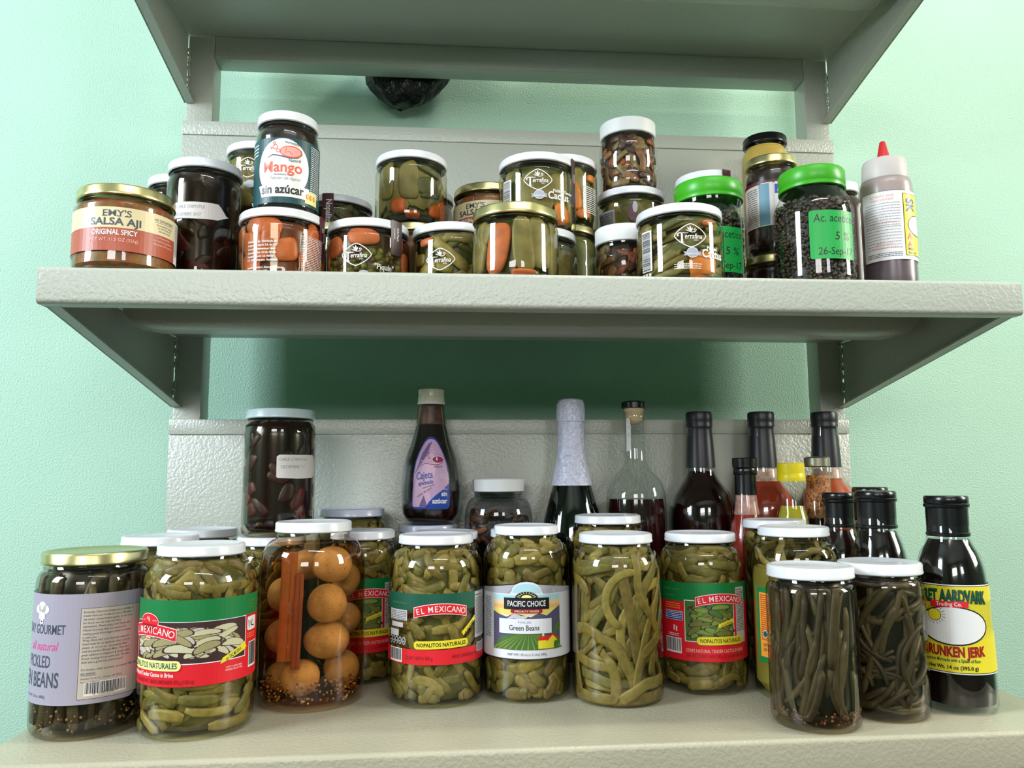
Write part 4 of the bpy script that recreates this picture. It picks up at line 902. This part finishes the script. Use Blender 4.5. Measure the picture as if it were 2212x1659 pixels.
# M1
d = low('M1', 'squat gold lidded jar with a cream and rust salsa label, left end of middle shelf', -.402, -.280, Z1, .0444, .0826, .0428, GOLD, .005, lh=.0105)
SAL = mat('salsa', (128, 84, 48), .4, noise=(130, .4), alt=((150, 48, 30), 110, .56, .66)); brine(d, SAL, .0014)
def salsa_label(d, turn=0):
    c = Canvas(); c.rect(-108, 19, 88, 41, 'rust', 0); c.rect(-108, 40, 88, 59, 'cream', 1)
    c.text('EMY\'S', -8, 50.5, 5.8, 'dgrey', 2, sx=1.15, bold=.018); c.text('SALSA AJI', -9, 42.5, 6.4, 'dgrey', 2, sx=1.12, bold=.04)
    for X, w in ((-20.2, 2.4), (-8, 3), (-1.5, 2)): c.rect(X, 50.3, X+w, 51.1, 'dgrey', 2.5)
    c.text('ORIGINAL SPICY', -10, 33.6, 4.6, 'white', 2, sx=.78, bold=.03); c.text('NET WT. 11.5 OZ (325g)', -10, 27.5, 2.9, 'salmon', 2, sx=.92, bold=.02)
    c.text('NO CHOLESTEROL', 36, 52.5, 2.3, 'dgrey', 2, sx=.8, bold=.02); c.rect(25, 51.2, 47, 51.5, 'dgrey', 2); c.para(['An exceptional topping', 'for fresh foods and', 'thin sliced meats'], 36, 48.2, 1.8, 'dgrey', 2, 1.5, sx=.8, shear=.3)
    c.para(['No Preservatives', 'No Artificial Ingredients', 'Refrigerate after opening'], 35, 36.5, 2.1, 'salmon', 2, 1.6, sx=.78, bold=.02); c.rect(52, 19, 66, 58, 'white', 2); c.smallprint(53, 56, 12, 18, 1, 'dgrey', 3, 4)
    label_on(d, c, turn=turn)
salsa_label(d)
d = jar('M2', 'tall dark jar with a white lid mostly hidden behind the left chili jar', -.404, -.130, Z1, .0350, .1534, .0350, .0105, .010, group='tall dark jars on the middle shelf', gm=GDARK); brine(d, CHB, .002)
d = jar('M3', 'tall dark red chili jar with a torn tape label, beside the left salsa jar', -.3555, -.198, Z1, .0380, .1449, .0376, .0105, .012, group='tall dark jars on the middle shelf', gm=GDARK)
chili_fill(d, 8); tape(d, -33, 16, 79, 96, [('  CHILE CHIPOTLE', .8), ('DICIEMBRE 2017', .8)], 4, 9)
# M4 on a hidden jar
d = low('M4b', 'jar hidden in the back left corner, carrying a low cactus jar', -.317, -.125, Z1, .0385, .1090, .0370, GOLD); brine(d, NB, .002)
d = low('M4', 'cactus jar with a printed diamond emblem, stacked high behind the mango jar', -.317, -.125, Z1+.1092, .0395, .0860, .0375); brine(d, NB, .005); pads(d, 2)
c = Canvas(); terrafina(c, -13, 53, 1.65); c.ell(-10, 34, 5.5, 4.6, P_WASH, 1); c.rect(-17, 32, -3, 36, P_WASH, 2); label_on(d, c, 'printed_emblem')
# M6 + mango
d = low('M6', 'low jar of orange carrot pieces in brine with maroon seal, under the mango jar', -.266, -.235, Z1, .0428, .0793, .0424); brine(d, AMB, .006)
rg = random.Random(6); pieces(d, [(rg.uniform(-180, 180), rg.uniform(14, 64), rg.uniform(9, 14), rg.uniform(9, 15), rg.uniform(0, 90), 3, 0) for _ in range(34)], [mat('carrot_brined', (196, 98, 46), .4, noise=(70, .25))], 'carrot_pieces', seed=3)
c = Canvas(); c.rect(-37, 3, -4, 62, glass('clear_film', (.93, .90, .92), (.8, .8, .85), .1), 0)
c.para(['Distributed by | Distribuido por:', 'Integradora Apolo, S.A. de C.V.', 'Carretera Internacional Leon -', 'Queretaro Km. 4.4 Int. Parque', 'Industrial Apolo Col. Malvas', 'C.P. 36547 Irapuato, Guanajuato.', '', 'customer service | Atencion a clientes:', '+52 01 (462) 624 6303'], -35, 43, 2.1, 'white', 1, 1.75, al='L', sx=.78, bold=.025)
c.stroke([(18, 3), (18, 53), (48, 53), (48, 3)], .5, 'white', 1, True); c.smallprint(19, 51, 28, 26, 1.0, 'white', 1, 4); label_on(d, c, 'printed_text')
seal(d, 66, 13, 44, [('TERRAFINA', 2.6, 2)], flag=True)
d = jar('M5', 'mango marmalade jar with an oval white and teal label, standing on the carrot jar', -.263, -.235, Z1+.0795, .0322, .1040, .0306, .0105, .012)
MG = mat('marmalade_dark', (34, 18, 12), .25); brine(d, MG, .0012)
c = Canvas(); c.rect(-80, 7, 80, 74, 'teal', 0); c.ell(-4, 43, 26.5, 30, 'white', 1, n=40); c.poly([(-26, 13), (20, 13), (24, 25), (-30, 25)], 'white', 1.2)
c.rect(19, 10, 36, 23, 'creamy', 1.1); 
for q in (21.5, 26, 31): c.ell(q, 17, 1.9, 2.6, 'coral', 2); c.ell(q+.4, 17, 1.1, 1.8, 'yellow', 3)
c.text('Mango', -5, 38.5, 10.5, 'coral', 3, sx=.98, bold=.022); c.text('sin azúcar', -4.5, 16.5, 8.6, 'black', 3, sx=.86, bold=.035); c.text('Endulzado con', -4, 34.8, 2, 'dgrey', 3, shear=.3); c.text('Néctar de Agave', -2, 30.6, 3, 'grey', 3, shear=.4)
c.ell(3.5, 59.5, 11, 6.2, 'coral', 2.5); c.ell(3, 59.5, 9.6, 5, 'salmon', 3); c.stroke([(-21, 53), (-14, 56), (-6, 54.5), (2, 52.8), (10, 54), (14.5, 58), (13.5, 62.5)], [.3, .8, 1, .8, .6, .5, .3], 'dgrey', 4); c.stroke([(-1, 63), (-3, 57), (1, 60), (5, 56.5)], .6, 'coral', 4)
for q in ((-12, 64, 2.4), (-9, 60, 1.8), (-13, 68, 1.3), (-16, 63, 1)): c.stroke([(q[0]+q[2]*cos(i), q[1]+q[2]*sin(i)) for i in range(6)], .6, 'coral', 4, True)
c.text('mermelada', 4, 67.4, 2.6, 'dgrey', 4, rot=-8, sx=.85); c.text('Natural', 7.5, 49.5, 3.2, 'dgreen', 4, rot=6, sx=.85)
c.smallprint(25, 70, 15, 26, 1.2, 'white', 2, 9); c.smallprint(-45, 68, 13, 4, 2, 'white', 2, 3); label_on(d, c)
# M7, M8
d = low('M7b', 'jar hidden at the back of the middle shelf, carrying the sealed dark cactus jar', -.238, -.048, Z1, .0425, .0800, .0415); brine(d, NB, .002)
d = low('M7', 'dark cactus jar with a maroon seal over its lid, right of the mango jar', -.238, -.0495, Z1+.0802, .0450, .0800, .0448, turn=0); brine(d, BRINED, .006)
strips(d, 71, 60, (.02, .04), (.008, .012), .003, [NOPD, mat('cactus_dusky', (88, 70, 46), .4, noise=(80, .3))], bend=.3, name='cactus_strips')
c = Canvas(); c.text('Nopalito', -14, 9, 4, 'white', 1, sx=.8); c.stroke([(17, 3), (17, 33), (46, 33)], .5, 'white', 1); c.smallprint(18, 31, 26, 16, 1.0, 'white', 1, 4); label_on(d, c, 'printed_text')
seal(d, -14, 14, 56, [('Nopalitos', 7.2, -2)])
d = low('M8', 'gold lidded jar wedged between the carrot jar and the piquin jar', -.216, -.1415, Z1, .0355, .0995, .0350, GOLD)
brine(d, NB, .003); strips(d, 81, 40); c = Canvas(); c.rect(-60, 26, 60, 40, 'green', 0); c.rect(-60, 10, 60, 26, 'red', 0); c.rect(-40, 16, 20, 32, 'white', 1); label_on(d, c)
# M10
d = low('M10', 'low jar of small green chilies and carrots with a torn brown seal', -.181, -.215, Z1, .0427, .0775, .0424); brine(d, mat('piquin_brine', (66, 40, 20), .3, noise=(60, .4)), .006)
grains(d, 101, 330, .0040, [OLV, mat('piquin_brown', (92, 66, 36), .4), mat('piquin_green', (112, 112, 44), .4)], 'piquin_chilies', (.004, .048), .0012, .003, (1, 1, 1.2))
for dg, z, a, b, ro in ((-58, 50, 12, 11, 10), (-8, 58, 17, 9, 0), (48, 54, 9, 11, 0), (72, 36, 9, 13, 0), (-92, 40, 10, 12, 0)): slice_part(d, dg, z, a, b, ro, 3, CAR2)
c = Canvas(); terrafina(c, -12, 38, 1.62); c.text('"Piquín"', 6, 24, 5.6, 'white', 1, al='L', sx=.82, bold=.035, rot=-3); c.text('Pickled peppers', 6, 17, 3.2, 'white', 1, al='L', sx=.8, bold=.02)
c.ell(-4, 17, 6, 5, P_WASH, 1); c.rect(-13, 15, 5, 19, P_WASH, 2); label_on(d, c, 'printed_emblem')
seal(d, 42, 15, 36, [('Chile Piquín', 2.6, 0), ('en escabeche', 1.8, -4)], 'brown')
# M11 on M12
d = low('M12', 'gold lidded jar under the tall cactus pad jar, its body hidden by lower jars', -.136, -.137, Z1, .0385, .1010, .0372, GOLD); brine(d, AMB, .003)
d = low('M11', 'jar of broad cactus pads and small orange peppers, stacked on a gold lid', -.140, -.137, Z1+.1012, .0418, .0825, .0415, sh=.007); brine(d, NB, .008)
pads(d, 12, (0, 0, 1), 13, [(-22, 18, 8, 9.5, 0, 4.5, 2), (46, 15, 8, 8, 0, 4, 2), (66, 19, 8, 11, 20, 4, 2), (2, 8, 8, 4, 0, 3, 2), (28, 42, 15, 11, 14, 2, 1), (-4, 47, 11, 25, 3, 2.6, 0), (34, 60, 17, 4, -15, 2.4, 1), (36, 32, 14, 3.5, 8, 3, 1), (-46, 48, 10, 24, 0, 2.2, 0)])
d = low('M13b', 'jar hidden behind the gold lidded one, holding up the jar behind the cactus pads', -.134, -.048, Z1, .0420, .0850, .0400); brine(d, AMB, .002)
d = low('M13', 'white lidded jar of dark orange brine peeking out behind the stacked cactus pad jar', -.134, -.0495, Z1+.0852, .0448, .0870, .0440); brine(d, AMB, .003)
# M14, M15
d = low('M14', 'low cactus jar with diamond emblem, right of the torn brown seal jar', -.093, -.208, Z1, .0425, .0775, .0420); brine(d, NB, .008); strips(d, 141, 46, (.035, .06), (.008, .013), .0035, [NOPL, NOPD, NOP[3]], bend=.4, name='cactus_strips')
slice_part(d, -42, 58, 9, 4, 10, 2.5, CAR2)
c = Canvas(); terrafina(c, -12, 37, 1.62); c.text('Pickled', 19, 16, 4, 'white', 1, al='C', sx=.8, bold=.03); c.ell(-5, 14, 6, 5, P_WASH, 1); c.ell(10, 12, 4, 4, P_WASH, 1); label_on(d, c, 'printed_emblem')
d = low('M15b', 'jar hidden behind the centre row, holding up the second salsa jar', -.047, -.099, Z1, .0425, .0800, .0415); brine(d, NB, .002)
d = low('M15', 'second cream labelled salsa jar with a gold lid, partly behind the stacked cactus jar', -.047, -.099, Z1+.0802, .0430, .0822, .0430, GOLD, .005, lh=.0105); brine(d, SAL, .0014)
grains(d, 3, 26, .006, [REDC, SAL], 'pepper_bits', (.055, .07), .001, .002); salsa_label(d, -12)
# M16
d = low('M16', 'low jar with scratched gold lid and one big carrot slice, front centre of middle shelf', -.031, -.280, Z1, .0427, .0745, .0422, GOLD, .006, lh=.0105); brine(d, NB, .012)
slice_part(d, -25, 31, 11, 25, -8, 4, CAR2)
pieces(d, [(12, 34, 11, 28, 2, 3, 0), (38, 36, 13, 27, 8, 2.4, 0), (68, 34, 10, 27, 0, 3, 0), (-58, 34, 10, 27, -14, 3, 0), (-82, 34, 9, 27, 4, 4, 1), (92, 34, 10, 27, 0, 4, 1), (120, 34, 12, 27, 0, 4, 0), (160, 34, 12, 27, 0, 4, 0), (200, 34, 12, 27, 0, 4, 1), (240, 34, 12, 27, 0, 4, 0), (12, 6, 12, 4, 0, 4, 2), (-42, 45, 6, 12, -24, 2.5, 0)], [NOPL, NOPD, CAR2], 'cactus_pads', seed=44)
# M17 on M19
d = low('M19', 'white lidded olive cactus jar just right of the front gold lidded carrot jar', .003, -.190, Z1, .0424, .0800, .0412); brine(d, NB, .005); pads(d, 19, (0, 1, 4), 14)
d = low('M17', 'cactus jar with diamond emblem and large printed word, stacked top centre', .002, -.190, Z1+.0802, .0430, .0822, .0428); brine(d, NB, .008)
pads(d, 17, (0, 0, 0, 1), 13, [(46, 14, 9, 9, 0, 4, 2), (60, 20, 5, 14, 10, 4, 0)]); slice_part(d, 42, 16, 8, 12, 20, 3, CAR)
c = Canvas(); terrafina(c, 1, 50, 1.62, sub=('Pickled Tender', 'Cactus')); c.barcode(-43, 12, 13, 42, 'black', 'white', vert=True, seed=5); label_on(d, c, 'printed_emblem')
seal(d, 68, 12, 52, [('Nopales', 2.8, 0), ('en escabeche', 1.6, -3.4)], 'brown')
d = low('M20', 'gold lidded jar of smooth green cactus in the back row, right of centre', .042, -.108, Z1, .0430, .1105, .0425, GOLD); brine(d, mat('cactus_mass', (92, 98, 50), .4, noise=(50, .3)), .003)
d = low('M18', 'cactus jar with large carrot slices, stacked behind the emblem jar at top centre', .042, -.108, Z1+.1107, .0435, .0845, .0435); brine(d, NB, .006); pads(d, 18, (0, 1, 4), 12)
for dg, z, a, b in ((22, 34, 9, 17), (40, 14, 11, 6), (60, 60, 7, 5)): slice_part(d, dg, z, a, b, 6, 3, CAR)
c = Canvas(); c.smallprint(27, 46, 26, 14, 1.4, 'white', 1, 5); label_on(d, c, 'printed_text')
# M21, M22, M23
PB = [mat('peel_brown', (128, 84, 40), .45, noise=(120, .35)), mat('peel_olive', (120, 98, 50), .45, noise=(120, .35)), mat('peel_rust', (146, 70, 34), .45, noise=(120, .35)), mat('peel_dark', (70, 44, 26), .45, noise=(120, .35))]
def pet(key, label, x, y, z0, R, H, lr, seed, m=WPLAST, lh=.019):
    f = facing(x, y); t = thing('plastic_jar', label, 'jar', (x, y, z0), GM, f+pi/2)
    pr = [(0, .004), (R*.7, .003), (R*.88, 0), (R*.97, .004), (R, .011), (R, H*.24), (R*.965, H*.27), (R*.965, H*.31), (R*.995, H*.34), (R*.995, H-lh-.017), (R*.97, H-lh-.010), (R*.91, H-lh-.005), (lr*.95, H-lh-.0015), (lr*.93, H-.003)]
    part('plastic_body', lathe('body', pr, PLASTIC, 56), t); part('cap', lid_mesh(lr, lh, m, 'cap', 60), t, loc=(0, 0, H-lh))
    d = dict(t=t, prof=pr, rf=interp(pr), R=R, H=H, lh=lh, lr=lr); brine(d, mat('brown_brine', (60, 34, 20), .35), .007)
    strips(d, seed, 110, (.014, .03), (.006, .011), .003, PB, bend=.7, name='pickled_peels'); return d
d = low('M22b', 'jar hidden at the very bottom of the stack topped by the white capped jar', .128, -.108, Z1, .0415, .0800, .0410); brine(d, NB, .002)
d = low('M22', 'jar with a white lid and faded purple print, under the white capped plastic jar', .128, -.108, Z1+.0802, .0415, .0795, .0408); brine(d, NB, .006); pads(d, 22, (0, 1, 4), 12)
c = Canvas(); c.rect(-48, 5, -20, 52, P_WASH, 0); c.smallprint(-46, 48, 24, 16, 1.6, 'dgrey', 1, 2); c.ell(2, 46, 6, 11, 'maroon', 0); c.ell(5, 52, 3, 7, P_WASH, 1); c.text('Terrafina', 3, 26, 5, P_WASH, 1, sx=.8); label_on(d, c, 'printed_text')
pet('M21', 'plastic jar of brown pickled peels with white screw cap, topmost of its stack', .126, -.108, Z1+.1599, .0361, .0900, .0342, 211)
pet('M23', 'small plastic jar with white screw cap standing left of the barcode emblem jar', .091, -.223, Z1, .0312, .0790, .0304, 231)
# M24
d = low('M24', 'cactus jar with barcode, diamond emblem and a carrot slice, front row right of centre', .133, -.285, Z1, .0430, .0756, .0424); brine(d, NB, .010)
strips(d, 241, 60, (.04, .07), (.006, .010), .0035, [NOPL, NOPD, NOP[2]], phi=lambda g, u: g.gauss(.35, .12), bend=.25, name='cactus_strips')
slice_part(d, 34, 15, 15, 12, 0, 3.4, CAR, depth=.0004); slice_part(d, 45, 58, 9, 3, 20, 2, CAR2)
c = Canvas(); terrafina(c, 11, 42, 1.62, sub=('Pickled', 'Cactus')); c.barcode(-41, 12, 13.5, 40, 'black', 'white', vert=True, seed=7); c.smallprint(-5, 14, 26, 3, 1.2, 'white', 1, 7)
for i in range(3): c.rect(-41+i*4.5, 7, -38+i*4.5, 10, 'lgrey', 1)
label_on(d, c, 'printed_emblem')
# M25
d = low('M25b', 'jar hidden at the back behind the left green lidded jar', .217, -.130, Z1, .0380, .0880, .0375); brine(d, NB, .002)
d = low('M25', 'white lidded jar with a maroon seal showing above the left green lid', .217, -.130, Z1+.0882, .0383, .0858, .0380); brine(d, AMB, .003); seal(d, 38, 12, 30)
# green lidded jars
def green(key, label, x, y, R, H, lr, seed, txt, s0):
    f = facing(x, y); t = thing('plastic_jar', label, 'jar', (x, y, Z1), 'green lidded plastic jars', f+pi/2); lh = .0215
    pr = [(0, .004), (R*.7, .003), (R*.88, 0), (R*.97, .004), (R, .012)] + [(R, .012+(H-.050-.012)*i/3) for i in (1, 2, 3)] + [(R*.985, H-.043), (R*.94, H-.036), (R*.87, H-.030), (lr*.955, H-lh-.003), (lr*.94, H-.003)]
    part('plastic_body', lathe('body', pr, PLASTIC, 56), t)
    part('cap', lathe('cap', [(lr-.0012, 0), (lr+.0002, .0006), (lr+.0002, .0030), (lr-.0009, .0040), (lr-.0007, .0052), (lr, .0062), (lr, lh-.003), (lr-.0012, lh-.0008), (lr-.0035, lh), (0, lh)], GREENLID, 120, lambda a, z: 1+(.004*(1 if sin(a*48) > 0 else 0) if .007 < z < lh-.004 else 0)), t, loc=(0, 0, H-lh))
    d = dict(t=t, prof=pr, rf=interp(pr), R=R, H=H, lh=lh, lr=lr); brine(d, mat('peppercorn_dark', (30, 22, 16), .5), .005, H-.036)
    grains(d, seed, 1500, .0023, [mat('grain_brown', (74, 50, 34), .45), mat('grain_olive', (62, 56, 36), .45), mat('grain_black', (36, 28, 24), .4)], 'pickled_grains', (.004, H-.033), .0008, .0022)
    c = Canvas(); c.rect(s0, 26, s0+48, 75, 'ggreen', 0, rad=2.5); c.text(txt[0], s0+4, 63, 8, 'black', 1, al='L', sx=.82, shear=.1); c.text(txt[1], s0+32, 45, 8, 'black', 1, al='C', shear=.15); c.text(txt[2], s0+7, 30, 7.4, 'black', 1, al='L', sx=.85, shear=.1)
    label_on(d, c, 'green_label')
green('M26', 'green lidded plastic jar behind the emblem jar, left one of the two', .187, -.220, .0382, .1315, .0366, 5, ('Ac. acetico', '5 %', '24-Sep-17'), -8)
green('M30', 'green lidded plastic jar with fully visible green label, right one of the two', .278, -.275, .0400, .1268, .0328, 6, ('Ac. acetico', '5 %', '26-Sep-17'), -4)
# M27..M29
d = jar('M27b', 'jar hidden in the back right, under the tall yellow jar', .323, -.060, Z1, .0335, .0800, .0320, .0095, .008, WHITE, GM); brine(d, CHB, .002)
d = jar('M27', 'tall jar of yellow mustard with a black lid, tallest at the back right', .323, -.060, Z1+.0802, .0312, .1801, .0282, .0115, .018, BLACKP); brine(d, mat('mustard_yellow', (216, 178, 84), .45, noise=(20, .12)), .0015)
d = jar('M29', 'dark gold lidded jar at the bottom of the stack left of the right green lid', .280, -.165, Z1, .0312, .0660, .0308, .0095, .006, GOLD, GM); brine(d, CHB, .002)
d = jar('M28', 'near black gold lidded jar with a white and blue label, behind the right green lid', .284, -.165, Z1+.0662, .0300, .1190, .0297, .0105, .010, GOLD); brine(d, MG, .0012)
c = Canvas(); c.rect(-52, 33, 52, 86, 'beige', 0); c.rect(-52, 83, 52, 87, 'maroon', .6); c.rect(-12, 33, 1, 84, 'lgrey', 1); c.rect(-15, 34, -3, 83, P_TEAL, 1.5); c.rect(3, 40, 24, 84, 'lgrey', 1.6); c.rect(3, 70, 26, 81, 'blue', 2); c.text('Nature', 14, 72.5, 5, 'white', 3, sx=.8, shear=.2, bold=.03); c.smallprint(-34, 78, 17, 18, 1.5, 'dgrey', 1, 8); label_on(d, c)
# squeeze bottle
x, y = .361, -.270; R = .0262; t = thing('squeeze_bottle', 'translucent squeeze bottle of grey brown sauce with a red pointed tip', 'bottle', (x, y, Z1), None, facing(x, y)+pi/2)
pr = [(0, .004), (R*.8, .003), (R*.94, 0), (R, .006), (R, .108), (R*.99, .114), (R*.955, .119), (R*.90, .1215), (R*.80, .1225), (R*.78, .130)]
part('plastic_body', lathe('body', pr, glass('milky_film', (.80, .78, .80), (.62, .62, .64), .25), 56), t)
part('sauce', core('s', pr, .0010, .004, .104, mat('greyed_sauce', (112, 98, 102), .4)), t); part('sauce_film', core('s2', pr, .0012, .104, .121, mat('pale_neck', (206, 190, 178), .5)), t)
part('cap', lathe('cap', [(R*.86, .1205), (R*.87, .1215), (R*.83, .1395), (R*.78, .1435), (R*.6, .1445), (.0085, .1450), (.0060, .1452), (0, .1452)], mat('clouded_plastic', (204, 196, 190), .45), 60, lambda a, z: 1+(.006*(1 if sin(a*40) > 0 else 0) if .123 < z < .139 else 0)), t)
part('tip', lathe('tip', [(.0072, .1448), (.0070, .1458), (.0030, .1655), (.0022, .1665), (0, .1665)], REDP, 32), t)
c = Canvas(); c.rect(-26, 32, 76, 104, 'white', 0, rad=1.5); c.para(['AUTHENTIC SAUCE', 'WINGS & BURGERS'], -4, 98, 2.2, 'salmon', 1, 1.7, sx=.8, bold=.02); c.smallprint(-22, 91, 35, 9, 1.2, 'grey', 1, 3, 2.4); c.text('GREAT ON EVERYTHING', -4, 70, 2.0, 'salmon', 1, sx=.8); c.smallprint(-22, 66, 35, 8, 1.2, 'grey', 1, 5, 2.6)
c.para(['GREAT FOR', 'CHICKEN WINGS'], -4, 48, 2.4, 'salmon', 1, 1.7, sx=.9); c.smallprint(-22, 39, 35, 3, 1.0, 'dgrey', 1, 6)
c.rect(16, 36, 74, 101, 'black', 1); c.rect(16.6, 36.6, 73.4, 100.4, 'yellow', 2); c.text('SK', 19.5, 96, 11, 'blue', 3, rot=-90, al='L', sx=.8, bold=.03); c.ell(34, 68, 14, 11, 'black', 3); c.ell(34, 68, 13.2, 10.2, 'white', 4); c.text('A', 19, 53, 7, 'red', 3, al='L', sx=.9, bold=.03); c.text('A', 19, 45, 6, 'red', 3, al='L', sx=.9, bold=.03); c.text('Mild', 19, 41.5, 2.8, 'black', 3, al='L', bold=.02); c.text('Net Wt', 19, 37.8, 2.4, 'black', 3, al='L', bold=.02)
part('paper_label', c.mesh('label', interp(pr), F0), t)
d = jar('M32', 'dark jar with a white cap in the gap left of the squeeze bottle', .366, -.170, Z1, .0262, .1560, .0190, .0120, .016, WPLAST, None); brine(d, mat('dark_red_sauce', (58, 22, 16), .3), .0015)
